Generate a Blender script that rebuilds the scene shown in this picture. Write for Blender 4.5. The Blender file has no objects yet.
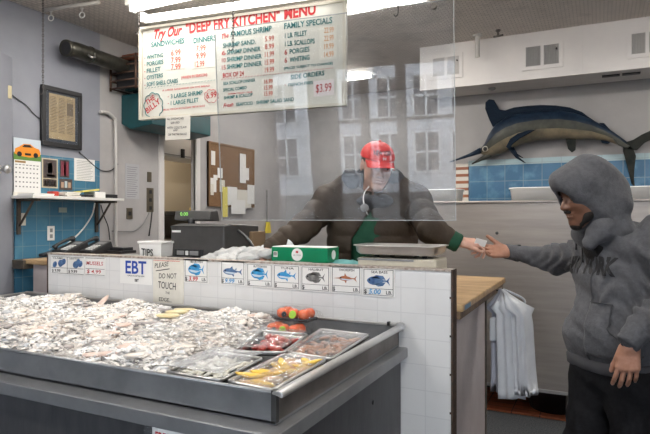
import bpy, bmesh, math, random
import numpy as np
from mathutils import Vector, Matrix
from mathutils.bvhtree import BVHTree

random.seed(7)
scene = bpy.context.scene
COL = scene.collection
PI = math.pi
# ---------------------------------------------------------------- camera frame of the measurements
H = 1.48            # eye height
F = 560.0           # focal length in pixels of a 650 px wide frame
ANG = math.atan2(275, 560)
CA, SA = math.cos(ANG), math.sin(ANG)

def room(xc, d):
    return (xc*CA - d*SA, xc*SA + d*CA)
def C(px, py, d):
    """measured direction at distance d -> room point"""
    X, Y = room((px-325)/F*d, d)
    return Vector((X, Y, H + (217-py)/F*d))
def DV(x, dp, z):
    X, Y = room(x, dp)
    return Vector((X, Y, z))
def onX(px, py, Xp):
    t = (px-325)/F
    return C(px, py, Xp/(t*CA-SA))
def onY(px, py, Yp):
    t = (px-325)/F
    return C(px, py, Yp/(t*SA+CA))
def onZ(px, py, z):
    return C(px, py, (z-H)*F/(217-py))
def onP(px, py, P0, n):
    dirv = C(px, py, 1.0) - Vector((0, 0, H))
    o = Vector((0, 0, H))
    t = (P0-o).dot(n)/dirv.dot(n)
    return o + dirv*t

# ---------------------------------------------------------------- materials
MATS = {}
def mat(name, col, rough=.5, metal=0., var=None, vscale=8., bump=0., bscale=60., spec=.5, trans=0., emis=0., ior=1.45,
        coat=0., stretch=(1, 1, 1), sheen=0., sss=0., detail=4.):
    if name in MATS: return MATS[name]
    m = bpy.data.materials.new(name); m.use_nodes = True
    nt = m.node_tree; b = nt.nodes['Principled BSDF']
    b.inputs['Roughness'].default_value = rough
    b.inputs['Metallic'].default_value = metal
    b.inputs['Specular IOR Level'].default_value = spec
    b.inputs['Transmission Weight'].default_value = trans
    b.inputs['IOR'].default_value = ior
    b.inputs['Coat Weight'].default_value = coat
    b.inputs['Sheen Weight'].default_value = sheen
    c4 = (*col, 1)
    b.inputs['Base Color'].default_value = c4
    if sss:
        b.inputs['Subsurface Weight'].default_value = sss
        b.inputs['Subsurface Radius'].default_value = (.02, .008, .005)
    if emis:
        b.inputs['Emission Color'].default_value = c4
        b.inputs['Emission Strength'].default_value = emis
    g = nt.nodes.new('ShaderNodeNewGeometry')
    mp = nt.nodes.new('ShaderNodeMapping'); mp.inputs['Scale'].default_value = stretch
    nt.links.new(g.outputs['Position'], mp.inputs['Vector'])
    if var is not None:
        n = nt.nodes.new('ShaderNodeTexNoise'); n.inputs['Scale'].default_value = vscale; n.inputs['Detail'].default_value = detail
        n.inputs['Roughness'].default_value = .6
        r = nt.nodes.new('ShaderNodeValToRGB')
        r.color_ramp.elements[0].position = .35; r.color_ramp.elements[1].position = .68
        r.color_ramp.elements[0].color = c4; r.color_ramp.elements[1].color = (*var, 1)
        nt.links.new(mp.outputs[0], n.inputs['Vector']); nt.links.new(n.outputs['Fac'], r.inputs[0])
        nt.links.new(r.outputs[0], b.inputs['Base Color'])
    if bump:
        n2 = nt.nodes.new('ShaderNodeTexNoise'); n2.inputs['Scale'].default_value = bscale; n2.inputs['Detail'].default_value = 3
        bp = nt.nodes.new('ShaderNodeBump'); bp.inputs['Strength'].default_value = min(bump, 1); bp.inputs['Distance'].default_value = .01
        nt.links.new(mp.outputs[0], n2.inputs['Vector']); nt.links.new(n2.outputs['Fac'], bp.inputs['Height'])
        nt.links.new(bp.outputs[0], b.inputs['Normal'])
    MATS[name] = m
    return m

def tile_mat(name, c1, c2, grout, w, h, axis, rough=.25, mortar=.004, offset=0., bump=.3, stain=None, shift=(0, 0), dirt=.0):
    """square tile pattern from world position; axis 'x': wall facing X (uses Y,Z); 'y': wall facing Y (uses X,Z); 'z': floor"""
    m = bpy.data.materials.new(name); m.use_nodes = True
    nt = m.node_tree; b = nt.nodes['Principled BSDF']; b.inputs['Roughness'].default_value = rough
    g = nt.nodes.new('ShaderNodeNewGeometry'); s = nt.nodes.new('ShaderNodeSeparateXYZ'); cb = nt.nodes.new('ShaderNodeCombineXYZ')
    nt.links.new(g.outputs['Position'], s.inputs[0])
    a, q = {'x': (1, 2), 'y': (0, 2), 'z': (0, 1)}[axis]
    for k, (src, sh) in enumerate(((a, shift[0]), (q, shift[1]))):
        ad = nt.nodes.new('ShaderNodeMath'); ad.operation = 'ADD'; ad.inputs[1].default_value = 20+sh
        nt.links.new(s.outputs[src], ad.inputs[0]); nt.links.new(ad.outputs[0], cb.inputs[k])
    br = nt.nodes.new('ShaderNodeTexBrick'); br.offset = offset; br.squash = 1
    br.inputs['Scale'].default_value = 1; br.inputs['Brick Width'].default_value = w; br.inputs['Row Height'].default_value = h
    br.inputs['Mortar Size'].default_value = mortar; br.inputs['Mortar Smooth'].default_value = .2
    br.inputs['Color1'].default_value = (*c1, 1); br.inputs['Color2'].default_value = (*c2, 1); br.inputs['Mortar'].default_value = (*grout, 1)
    nt.links.new(cb.outputs[0], br.inputs['Vector'])
    n = nt.nodes.new('ShaderNodeTexNoise'); n.inputs['Scale'].default_value = 9; n.inputs['Detail'].default_value = 6
    nt.links.new(g.outputs['Position'], n.inputs['Vector'])
    mx = nt.nodes.new('ShaderNodeMix'); mx.data_type = 'RGBA'; mx.blend_type = 'MIX'
    rr = nt.nodes.new('ShaderNodeValToRGB'); rr.color_ramp.elements[0].position = .52; rr.color_ramp.elements[1].position = .75
    rr.color_ramp.elements[0].color = (0, 0, 0, 1); rr.color_ramp.elements[1].color = (dirt, dirt, dirt, 1)
    nt.links.new(n.outputs['Fac'], rr.inputs[0]); nt.links.new(rr.outputs[0], mx.inputs['Factor'])
    nt.links.new(br.outputs['Color'], mx.inputs['A']); mx.inputs['B'].default_value = (*(stain or grout), 1)
    nt.links.new(mx.outputs['Result'], b.inputs['Base Color'])
    bp = nt.nodes.new('ShaderNodeBump'); bp.inputs['Strength'].default_value = bump; bp.inputs['Distance'].default_value = .003; bp.invert = True
    nt.links.new(br.outputs['Fac'], bp.inputs['Height']); nt.links.new(bp.outputs[0], b.inputs['Normal'])
    MATS[name] = m
    return m

def film_mat(name, tint=(.95, .96, .98), haze=.08, refl=1.5, scale=None, rough=.02, bump=0., hcol=(.8, .82, .85)):
    """thin clear plastic: see-through, fresnel gloss, a little milky haze"""
    m = bpy.data.materials.new(name); m.use_nodes = True; nt = m.node_tree
    for n in list(nt.nodes): nt.nodes.remove(n)
    out = nt.nodes.new('ShaderNodeOutputMaterial')
    tr = nt.nodes.new('ShaderNodeBsdfTransparent'); tr.inputs[0].default_value = (*tint, 1)
    gl = nt.nodes.new('ShaderNodeBsdfGlossy'); gl.inputs['Roughness'].default_value = rough; gl.inputs[0].default_value = (1, 1, 1, 1)
    df = nt.nodes.new('ShaderNodeBsdfDiffuse'); df.inputs[0].default_value = (*hcol, 1)
    lw = nt.nodes.new('ShaderNodeLayerWeight'); lw.inputs['Blend'].default_value = .5
    r0 = ((refl-1)/(refl+1))**2
    pw = nt.nodes.new('ShaderNodeMath'); pw.operation = 'POWER'; pw.inputs[1].default_value = 5; nt.links.new(lw.outputs['Facing'], pw.inputs[0])
    fr = nt.nodes.new('ShaderNodeMath'); fr.operation = 'MULTIPLY_ADD'; fr.inputs[1].default_value = (1-r0)*.8; fr.inputs[2].default_value = r0; nt.links.new(pw.outputs[0], fr.inputs[0])
    m1 = nt.nodes.new('ShaderNodeMixShader'); m2 = nt.nodes.new('ShaderNodeMixShader')
    g = nt.nodes.new('ShaderNodeNewGeometry')
    no = nt.nodes.new('ShaderNodeTexNoise'); no.inputs['Scale'].default_value = scale or 6; no.inputs['Detail'].default_value = 8
    mr = nt.nodes.new('ShaderNodeMapRange'); mr.inputs['From Min'].default_value = .35; mr.inputs['From Max'].default_value = .75
    mr.inputs['To Min'].default_value = haze*.5; mr.inputs['To Max'].default_value = haze*1.8
    nt.links.new(g.outputs['Position'], no.inputs['Vector']); nt.links.new(no.outputs['Fac'], mr.inputs['Value'])
    nt.links.new(mr.outputs[0], m1.inputs[0]); nt.links.new(tr.outputs[0], m1.inputs[1]); nt.links.new(df.outputs[0], m1.inputs[2])
    nt.links.new(fr.outputs[0], m2.inputs[0]); nt.links.new(m1.outputs[0], m2.inputs[1]); nt.links.new(gl.outputs[0], m2.inputs[2])
    if bump:
        n2 = nt.nodes.new('ShaderNodeTexNoise'); n2.inputs['Scale'].default_value = 45
        bp = nt.nodes.new('ShaderNodeBump'); bp.inputs['Strength'].default_value = bump; bp.inputs['Distance'].default_value = .01
        nt.links.new(g.outputs['Position'], n2.inputs['Vector']); nt.links.new(n2.outputs['Fac'], bp.inputs['Height'])
        nt.links.new(bp.outputs[0], gl.inputs['Normal']); nt.links.new(bp.outputs[0], lw.inputs['Normal'])
    nt.links.new(m2.outputs[0], out.inputs[0])
    MATS[name] = m
    return m

# ---------------------------------------------------------------- object helpers
def tag(o, label=None, cat=None, group=None, kind=None):
    if label: o['label'] = label
    if cat: o['category'] = cat
    if group: o['group'] = group
    if kind: o['kind'] = kind
    return o
def thing(name, label, cat, loc, group=None):
    o = bpy.data.objects.new(name, None); COL.objects.link(o); o.location = Vector(loc); o.empty_display_size = .05
    return tag(o, label, cat, group)

def rootloc(p):
    L = Vector((0, 0, 0))
    while p is not None:
        L += Vector(p.location); p = p.parent
    return L

class MB:
    """collects shapes in room coordinates"""
    def __init__(s): s.v = []; s.f = []; s.mi = []; s.cur = 0; s.sm = []; s.smooth = False
    def add(s, vs, fs, smooth=None):
        b = len(s.v); s.v += [Vector(v) for v in vs]; s.f += [tuple(b+i for i in f) for f in fs]
        s.mi += [s.cur]*len(fs); s.sm += [s.smooth if smooth is None else smooth]*len(fs)
        return s
    def box(s, x0, x1, y0, y1, z0, z1):
        vs = [(x, y, z) for x in (x0, x1) for y in (y0, y1) for z in (z0, z1)]
        return s.add(vs, [(0, 1, 3, 2), (4, 6, 7, 5), (0, 4, 5, 1), (2, 3, 7, 6), (0, 2, 6, 4), (1, 5, 7, 3)], False)
    def obox(s, o, a, b, c):
        """box from corner o with edge vectors a,b,c"""
        o, a, b, c = map(Vector, (o, a, b, c))
        vs = [o+a*i+b*j+c*k for i in (0, 1) for j in (0, 1) for k in (0, 1)]
        return s.add(vs, [(0, 1, 3, 2), (4, 6, 7, 5), (0, 4, 5, 1), (2, 3, 7, 6), (0, 2, 6, 4), (1, 5, 7, 3)], False)
    def tube(s, pts, r, n=10, closed=False, flat=None):
        pts = [Vector(p) for p in pts]; N = len(pts); rs = r if isinstance(r, (list, tuple)) else [r]*N
        rings = []; up = None
        for i, p in enumerate(pts):
            if closed: t = pts[(i+1) % N]-pts[i-1]
            else: t = pts[min(i+1, N-1)]-pts[max(i-1, 0)]
            t.normalize()
            if up is None: up = t.orthogonal().normalized()
            else:
                up = up - t*up.dot(t)
                up = up.normalized() if up.length > 1e-6 else t.orthogonal().normalized()
            w = t.cross(up)
            rings.append([p+(up*math.cos(2*PI*k/n)+w*math.sin(2*PI*k/n))*rs[i] for k in range(n)])
        vs = [v for r_ in rings for v in r_]; fs = []
        for i in range(N if closed else N-1):
            a, b = i*n, ((i+1) % N)*n
            for k in range(n): fs.append((a+k, a+(k+1) % n, b+(k+1) % n, b+k))
        s.add(vs, fs, True)
        if not closed:
            s.add(rings[0], [tuple(range(n))[::-1]], False); s.add(rings[-1], [tuple(range(n))], False)
        return s
    def lathe(s, c, prof, n=28, axis=(0, 0, 1), cap=True, sx=1, sy=1):
        """profile [(r,h)...] around axis through c"""
        c = Vector(c); ax = Vector(axis).normalized(); u = ax.orthogonal().normalized()
        if abs(ax.z) > .99: u = Vector((1, 0, 0))
        w = ax.cross(u); vs = []; fs = []
        for r, h in prof:
            for k in range(n):
                vs.append(c+ax*h+u*math.cos(2*PI*k/n)*r*sx+w*math.sin(2*PI*k/n)*r*sy)
        for i in range(len(prof)-1):
            for k in range(n): fs.append((i*n+k, i*n+(k+1) % n, (i+1)*n+(k+1) % n, (i+1)*n+k))
        s.add(vs, fs, True)
        if cap:
            if prof[0][0] > 1e-4: s.add(vs[:n], [tuple(range(n))[::-1]], False)
            if prof[-1][0] > 1e-4: s.add(vs[-n:], [tuple(range(n))], False)
        return s
    def prism(s, poly, ext):
        """closed outline (3D points) extruded by ext"""
        ext = Vector(ext); P = [Vector(p) for p in poly]; n = len(P)
        vs = P+[p+ext for p in P]
        fs = [tuple(range(n))[::-1], tuple(range(n, 2*n))]+[(i, (i+1) % n, n+(i+1) % n, n+i) for i in range(n)]
        return s.add(vs, fs, False)
    def poly(s, pts): return s.add(pts, [tuple(range(len(pts)))], False)
    def ball(s, c, r, n=8, seed=None, jit=0., R=None):
        c = Vector(c); r = Vector(r) if hasattr(r, '__len__') else Vector((r, r, r)); vs = []; fs = []
        rnd = random.Random(seed)
        m = n//2+1
        ph = [rnd.uniform(0, 6.28) for _ in range(6)]
        for i in range(m+1):
            th = PI*i/m
            for k in range(n):
                a = 2*PI*k/n; q = Vector((math.sin(th)*math.cos(a), math.sin(th)*math.sin(a), math.cos(th)))
                j = 1+jit*(math.sin(3*q.x+ph[0])*math.cos(2.5*q.y+ph[1])+.6*math.sin(5*q.z+ph[2]+2*q.x))
                p = Vector((q.x*r.x, q.y*r.y, q.z*r.z))*j
                if R is not None: p = R @ p
                vs.append(c+p)
        for i in range(m):
            for k in range(n): fs.append((i*n+k, (i+1)*n+k, (i+1)*n+(k+1) % n, i*n+(k+1) % n))
        return s.add(vs, fs, True)
    def build(s, name, mats, parent=None, bevel=0, seg=2, smooth=None, origin=None):
        if not isinstance(mats, (list, tuple)): mats = [mats]
        if parent is not None: L = rootloc(parent)
        elif origin is not None: L = Vector(origin)
        else:
            xs = [v.x for v in s.v]; ys = [v.y for v in s.v]; zs = [v.z for v in s.v]
            L = Vector(((min(xs)+max(xs))/2, (min(ys)+max(ys))/2, min(zs)))
        me = bpy.data.meshes.new(name)
        me.from_pydata([v-L for v in s.v], [], s.f)
        for m in mats: me.materials.append(m)
        me.polygons.foreach_set('material_index', s.mi)
        me.polygons.foreach_set('use_smooth', s.sm if smooth is None else [smooth]*len(s.f))
        bm = bmesh.new(); bm.from_mesh(me)
        bmesh.ops.remove_doubles(bm, verts=bm.verts, dist=1e-5)
        bmesh.ops.recalc_face_normals(bm, faces=bm.faces); bm.to_mesh(me); bm.free()
        me.update()
        o = bpy.data.objects.new(name, me); COL.objects.link(o)
        if parent is not None: o.parent = parent
        else: o.location = L
        if bevel:
            md = o.modifiers.new('bevel', 'BEVEL'); md.width = bevel; md.segments = seg; md.limit_method = 'ANGLE'; md.angle_limit = R(40)
        return o
def R(a): return math.radians(a)
def catmull(pts, k=6):
    P = [Vector(p) for p in pts]; out = []
    for i in range(len(P)-1):
        p0, p1, p2, p3 = P[max(i-1, 0)], P[i], P[i+1], P[min(i+2, len(P)-1)]
        for j in range(k):
            t = j/k
            out.append(.5*((2*p1)+(p2-p0)*t+(2*p0-5*p1+4*p2-p3)*t*t+(3*p1-p0-3*p2+p3)*t**3))
    out.append(P[-1]); return out

def copy_thing(o, parent=None):
    c = o.copy(); COL.objects.link(c)
    if parent is not None: c.parent = parent
    for ch in list(o.children): copy_thing(ch, c)
    return c

# ---------------------------------------------------------------- lettering
_TC = {}
def glyphs(st, shear=0., bold=0.):
    key = (st, shear, bold)
    if key in _TC: return _TC[key]
    cu = bpy.data.curves.new('t', 'FONT'); cu.body = st; cu.size = 1; cu.shear = shear; cu.offset = bold; cu.resolution_u = 3
    o = bpy.data.objects.new('t', cu); COL.objects.link(o)
    dg = bpy.context.evaluated_depsgraph_get(); ev = o.evaluated_get(dg)
    me = bpy.data.meshes.new_from_object(ev)
    vs = [v.co.copy() for v in me.vertices]; fs = [tuple(p.vertices) for p in me.polygons]
    bpy.data.objects.remove(o); bpy.data.curves.remove(cu); bpy.data.meshes.remove(me)
    x0 = min(v.x for v in vs); x1 = max(v.x for v in vs)
    _TC[key] = ([(v.x-x0, v.y) for v in vs], fs, x1-x0)
    return _TC[key]
def write(mb, st, p0, p1, h, up, nrm, shear=0., bold=.01, off=.0015):
    """one line of lettering whose baseline runs p0 -> p1, capitals h high"""
    vs, fs, w = glyphs(st, shear, bold)
    p0 = Vector(p0); ax = (Vector(p1)-p0)/w; up = Vector(up).normalized(); nrm = Vector(nrm).normalized()
    k = h/.70
    mb.add([p0+ax*x+up*(y*k)+nrm*off for x, y in vs], fs, False)

# ---------------------------------------------------------------- smooth surfaces from distance fields
def A3(v): return np.array((v[0], v[1], v[2]), float)
def cone(a, b, ra, rb):
    a, b = A3(a), A3(b); ba = b-a; L = max(ba@ba, 1e-9)
    def f(P):
        pa = P-a; h = np.clip(pa@ba/L, 0, 1)
        return np.linalg.norm(pa-h[:, None]*ba, axis=1)-(ra+(rb-ra)*h)
    return f
def puff(a, b, ra, rb, amp=.009, pitch=.075, ph=0.):
    """quilted tube"""
    a, b = A3(a), A3(b); ba = b-a; L = max(ba@ba, 1e-9); ln = math.sqrt(L)
    def f(P):
        pa = P-a; t = pa@ba/L; h = np.clip(t, 0, 1)
        q = amp*np.sqrt(np.abs(np.sin(PI*(t*ln+ph)/pitch)))
        return np.linalg.norm(pa-h[:, None]*ba, axis=1)-(ra+(rb-ra)*h)-q+amp
    return f
def ell(c, r, ax=None):
    """ellipsoid; ax = (forward, left, up) axes for the radii"""
    c, r = A3(c), A3(r); M = np.eye(3) if ax is None else np.array([A3(v) for v in ax])
    def f(P):
        q = (P-c)@M.T; k0 = np.linalg.norm(q/r, axis=1); k1 = np.linalg.norm(q/(r*r), axis=1)
        return k0*(k0-1)/np.maximum(k1, 1e-9)
    return f
def smin(a, b, k):
    if k <= 0: return np.minimum(a, b)
    h = np.maximum(k-np.abs(a-b), 0)/k
    return np.minimum(a, b)-h*h*k*.25
def smax(a, b, k): return -smin(-a, -b, k)
class Field:
    def __init__(s, k=.02): s.g = []; s.k = k; s.post = []
    def grp(s, k, prims): s.g.append((k, list(prims))); return s
    def ev(s, P, mask=None):
        d = None; i = 0
        for k, pr in s.g:
            gd = None
            for f in pr:
                if mask is None or mask[i]:
                    v = f(P); gd = v if gd is None else smin(gd, v, k)
                i += 1
            if gd is not None: d = gd if d is None else smin(d, gd, s.k)
        for f in s.post: d = f(P, d)
        return d
def nets(fld, lo, hi, h, B=16):
    lo, hi = A3(lo), A3(hi); nb = np.ceil((hi-lo)/(h*B)).astype(int)
    G = np.stack(np.meshgrid(*[np.arange(n) for n in nb], indexing='ij'), -1).reshape(-1, 3)
    cen = lo+(G+.5)*h*B; hd = h*B*.87
    pd = []
    for k, pr in fld.g:
        for f in pr: pd.append(f(cen))
    pd = np.array(pd); dmin = pd.min(0); full = fld.ev(cen)
    act = np.where((np.abs(full) < hd*1.7+.03) | (np.abs(dmin) < hd*1.2))[0]
    g1 = np.stack(np.meshgrid(*[np.arange(B+1)]*3, indexing='ij'), -1).reshape(-1, 3)
    S = (nb.max()+1)*B+4
    keyf = lambda I: (I[:, 0]*S+I[:, 1])*S+I[:, 2]
    VK = []; VP = []; QK = []
    corners = [(i, j, k) for i in (0, 1) for j in (0, 1) for k in (0, 1)]
    edges = [(a, b) for a in range(8) for b in range(a+1, 8) if sum(abs(corners[a][t]-corners[b][t]) for t in range(3)) == 1]
    for bi in act:
        base = G[bi]*B; P = lo+(g1+base)*h
        mask = pd[:, bi] < max(dmin[bi], -hd)+2*hd+.07
        if not mask.any(): mask[pd[:, bi].argmin()] = True
        V = fld.ev(P, mask).reshape((B+1,)*3); neg = V < 0
        if neg.all() or not neg.any(): continue
        cv = [V[a:a+B, b:b+B, c:c+B] for a, b, c in corners]; cn = [c_ < 0 for c_ in cv]
        cnt = sum(c_.astype(int) for c_ in cn); m = (cnt > 0) & (cnt < 8)
        I = np.argwhere(m)
        if not len(I): continue
        acc = np.zeros((len(I), 3)); n = np.zeros(len(I))
        vals = [c_[m] for c_ in cv]
        for a, b in edges:
            va, vb = vals[a], vals[b]; x = (va < 0) != (vb < 0)
            t = np.where(x, va/np.where(x, va-vb, 1), 0)
            pa, pb = np.array(corners[a]), np.array(corners[b])
            acc += np.where(x[:, None], pa+(pb-pa)*t[:, None], 0); n += x
        VP.append(lo+(I+base+acc/n[:, None])*h); VK.append(keyf(I+base+1))
        for ax in range(3):
            sl0 = [slice(0, B)]*3; sl1 = [slice(0, B)]*3; sl1[ax] = slice(1, B+1)
            n0 = neg[tuple(sl0)]; n1 = neg[tuple(sl1)]; E_ = np.argwhere(n0 != n1)
            if not len(E_): continue
            flip = n0[n0 != n1]; u, w = (ax+1) % 3, (ax+2) % 3
            q = []
            for du, dw in ((0, 0), (1, 0), (1, 1), (0, 1)):
                e = E_+base+1; e = e.copy(); e[:, u] -= du; e[:, w] -= dw; q.append(keyf(e))
            q = np.stack(q, 1); q[~flip] = q[~flip][:, ::-1]; QK.append(q)
    VK = np.concatenate(VK); VP = np.concatenate(VP); QK = np.concatenate(QK)
    VK, ix = np.unique(VK, return_index=True); VP = VP[ix]
    pos = np.clip(np.searchsorted(VK, QK), 0, len(VK)-1); ok = (VK[pos] == QK).all(1)
    return VP, pos[ok]
def np_mesh(name, pieces, mats, parent, smooth_iter=0):
    L = np.array(rootloc(parent)) if parent is not None else None
    V = []; Fc = []; b = 0
    for vp, fc in pieces:
        V.append(vp); Fc.append(fc+b); b += len(vp)
    V = np.concatenate(V); Fc = np.concatenate(Fc)
    if L is None: L = np.array(((V[:, 0].min()+V[:, 0].max())/2, (V[:, 1].min()+V[:, 1].max())/2, V[:, 2].min()))
    me = bpy.data.meshes.new(name)
    me.vertices.add(len(V)); me.vertices.foreach_set('co', (V-L).astype(np.float32).ravel())
    me.loops.add(len(Fc)*4); me.loops.foreach_set('vertex_index', Fc.astype(np.int32).ravel())
    me.polygons.add(len(Fc)); me.polygons.foreach_set('loop_start', np.arange(0, len(Fc)*4, 4, dtype=np.int32))
    me.polygons.foreach_set('use_smooth', np.ones(len(Fc), bool))
    me.update(calc_edges=True); me.validate()
    for m in (mats if isinstance(mats, (list, tuple)) else [mats]): me.materials.append(m)
    o = bpy.data.objects.new(name, me); COL.objects.link(o)
    if parent is not None: o.parent = parent
    else: o.location = Vector(L)
    if smooth_iter:
        md = o.modifiers.new('smooth', 'SMOOTH'); md.iterations = smooth_iter; md.factor = .5
    return o
def bvh_of(vp, fc): return BVHTree.FromPolygons([tuple(v) for v in vp], [tuple(f) for f in fc.tolist()])
def drape(mb, bvh, dirv, off=.003):
    """push every vertex of mb along dirv onto a surface"""
    dirv = Vector(dirv).normalized(); keep = []
    for i, v in enumerate(mb.v):
        hit = bvh.ray_cast(v, dirv)
        if hit[0] is not None: mb.v[i] = hit[0]-dirv*off
        else:
            n = bvh.find_nearest(v)
            if n[0] is not None: mb.v[i] = n[0]+n[1]*off
# ================================================================ materials used
M_lwall = mat('blue_grey_paint', (.275, .285, .325), .45, var=(.235, .245, .285), vscale=3, bump=.06, bscale=14)
M_lwall2 = mat('white_grey_paint', (.43, .41, .405), .5, var=(.37, .355, .355), vscale=4, bump=.06, bscale=20)
M_bwall = mat('grey_paint', (.30, .29, .29), .55, var=(.24, .235, .24), vscale=3, bump=.05, bscale=20)
M_uwall = mat('upper_wall_paint', (.29, .275, .275), .55, var=(.25, .24, .24), vscale=3, bump=.04)
M_soffit = mat('soffit_paint', (.72, .69, .67), .5, var=(.64, .61, .60), vscale=2.2, bump=.04, bscale=10)
M_soffit_u = mat('soffit_under_paint', (.45, .43, .43), .6)
M_ceil = tile_mat('stipple_ceiling', (.74, .675, .62), (.66, .60, .555), (.42, .385, .36), .05, .022, 'z', rough=.7, mortar=.0035, offset=.5, bump=1., dirt=.6, stain=(.42, .38, .36))
M_btile = tile_mat('blue_tile', (.055, .17, .27), (.072, .205, .31), (.17, .26, .31), .106, .106, 'x', rough=.2, mortar=.0022, shift=(.02, .03), dirt=.4, stain=(.15, .33, .42))
M_btile2 = tile_mat('blue_tile_back', (.04, .12, .215), (.055, .145, .25), (.15, .22, .27), .152, .152, 'y', rough=.15, mortar=.003, shift=(.05, .093), dirt=.4, stain=(.2, .38, .5))
M_border = tile_mat('pale_border_tile', (.30, .40, .43), (.33, .43, .46), (.28, .34, .35), .152, .152, 'y', rough=.2, mortar=.003, shift=(.05, .093))
M_wtile = tile_mat('white_tile', (.72, .715, .71), (.69, .685, .68), (.63, .625, .625), .105, .105, 'y', rough=.22, mortar=.0022, shift=(.07, .025), dirt=.22, stain=(.55, .53, .52), bump=.22)
M_floor = mat('speckled_black_mat', (.010, .011, .013), .6, var=(.13, .14, .15), vscale=110, bump=.5, bscale=90)
M_brick = tile_mat('terracotta_tile', (.52, .16, .07), (.42, .13, .06), (.08, .04, .03), .2, .1, 'z', rough=.4, dirt=.5, stain=(.10, .05, .035))
M_dkbrick = tile_mat('dark_wall_tile', (.06, .035, .03), (.05, .03, .028), (.02, .015, .012), .2, .07, 'y', rough=.4, offset=.5)
M_steel = mat('brushed_steel', (.40, .36, .33), .42, metal=.7, var=(.33, .30, .28), vscale=2.2, bump=.015, bscale=60, stretch=(1, 1, 12))
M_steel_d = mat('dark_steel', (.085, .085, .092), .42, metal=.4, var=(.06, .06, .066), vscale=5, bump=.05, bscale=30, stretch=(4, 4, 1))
M_steel_t = mat('tray_steel', (.30, .305, .315), .32, metal=.55, var=(.22, .225, .235), vscale=6, bump=.04, bscale=40)
M_steel_r = mat('bright_steel', (.62, .61, .60), .3, metal=.85, var=(.50, .49, .48), vscale=8, bump=.02, bscale=30)
M_steel_br = mat('brownish_steel', (.24, .21, .195), .38, metal=.6, var=(.15, .13, .12), vscale=7, bump=.06, bscale=30)  # darker, browner steel with random mottling
M_wood = mat('butcher_block', (.55, .38, .20), .45, var=(.33, .20, .10), vscale=5, bump=.06, bscale=40, stretch=(1, 6, 6))
M_wood2 = mat('worn_wood_edge', (.20, .13, .08), .6, var=(.10, .065, .045), vscale=14, bump=.2, bscale=40)
M_panel = mat('pinkish_panel', (.50, .44, .43), .45, var=(.45, .39, .38), vscale=12, bump=.04)
M_dkwood = mat('dark_edge', (.05, .045, .04), .6, var=(.09, .07, .05), vscale=20)
M_rust = mat('rusty_trim', (.09, .05, .035), .7, var=(.04, .03, .025), vscale=40, bump=.4, bscale=80)
M_white = mat('white_plastic', (.80, .79, .77), .35)
M_tub = mat('tub_plastic', (.93, .92, .89), .4, sss=.0)
M_tubc = mat('frosted_tub', (.85, .83, .80), .35)
M_black = mat('black_plastic', (.02, .02, .022), .38)
M_dkgrey = mat('dark_grey_plastic', (.05, .048, .047), .4, var=(.065, .062, .06), vscale=15, bump=.1, bscale=150)
M_grey = mat('grey_plastic', (.25, .25, .25), .4)
M_paper = mat('white_paper', (.78, .77, .75), .7)
M_paper2 = mat('aged_paper', (.74, .71, .64), .7, var=(.68, .65, .58), vscale=25)
M_news = mat('old_newsprint', (.50, .37, .19), .7, var=(.42, .30, .15), vscale=30)
M_ink = mat('black_ink', (.012, .012, .015), .8)
M_inkg = mat('grey_ink', (.20, .20, .21), .7)
M_menu = mat('menu_enamel', (.72, .71, .64), .8, var=(.65, .64, .57), vscale=6)
M_red = mat('sign_red', (.50, .03, .03), .8, var=(.48, .04, .05), vscale=30)
M_orange = mat('price_red', (.60, .10, .06), .55)
M_pale_o = mat('faded_price_orange', (.72, .36, .16), .55)
M_green = mat('sign_teal', (.005, .17, .17), .8, var=(.003, .12, .13), vscale=30)
M_cream = mat('frame_cream', (.66, .62, .52), .5)
M_brownln = mat('brown_line', (.36, .24, .14), .6)
M_blue = mat('ebt_blue', (.015, .06, .35), .5)
M_fb = mat('fish_blue', (.03, .22, .52), .5, var=(.05, .34, .62), vscale=60)
M_fd = mat('fish_dark_blue', (.03, .08, .22), .5, var=(.12, .22, .38), vscale=60)
M_fg = mat('fish_grey', (.12, .12, .12), .5, var=(.22, .21, .2), vscale=70)
M_fo = mat('fish_orange', (.45, .16, .06), .5, var=(.30, .10, .05), vscale=60)
M_fl = mat('fish_belly', (.55, .66, .75), .5)
M_chain = mat('chain_metal', (.10, .09, .085), .5, metal=.7)
M_galv = mat('painted_white_pipe', (.52, .50, .48), .45)
M_pipe = mat('dark_vent_pipe', (.10, .095, .08), .33, metal=.75, var=(.05, .05, .042), vscale=9, bump=.08, bscale=20)
M_teal = mat('teal_enamel', (.008, .07, .082), .4, var=(.006, .05, .06), vscale=5)
M_brownw = mat('brown_wire', (.09, .05, .035), .5, metal=.4)
M_cork = mat('corkboard', (.22, .125, .06), .8, var=(.15, .08, .04), vscale=60, bump=.3, bscale=120)
M_card = mat('cardboard', (.24, .155, .09), .8)
M_yellow = mat('yellow_plastic', (.70, .55, .06), .5)
M_ylp = mat('yellow_paper', (.72, .62, .14), .7)
M_tube = mat('lit_tube', (1., .97, .92), .4, emis=3.2)
M_fix = mat('fixture_white', (.74, .72, .68), .4)
M_steelk = mat('kitchen_beige', (.32, .27, .20), .5)
M_kdark = mat('kitchen_dark', (.05, .045, .035), .6)
M_teal2 = mat('teal_cloth', (.16, .42, .42), .8)
M_gbox = mat('green_carton', (.0, .20, .085), .35, var=(.0, .17, .07), vscale=10)
M_bagw = mat('white_bag_plastic', (.74, .75, .76), .4, bump=.25, bscale=30)
M_outl = mat('brass_plate', (.13, .11, .08), .5, metal=.5)
M_plexi = film_mat('plexiglass', tint=(.93, .94, .95), haze=.018, refl=1.50, scale=5, rough=.0)
M_film = film_mat('cling_film', tint=(.97, .97, .97), haze=.035, refl=1.22, rough=.08, bump=.5)
M_bag = film_mat('clear_bag', tint=(.96, .97, .98), haze=.16, refl=1.28, rough=.10, bump=.7, hcol=(.9, .9, .92))
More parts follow.
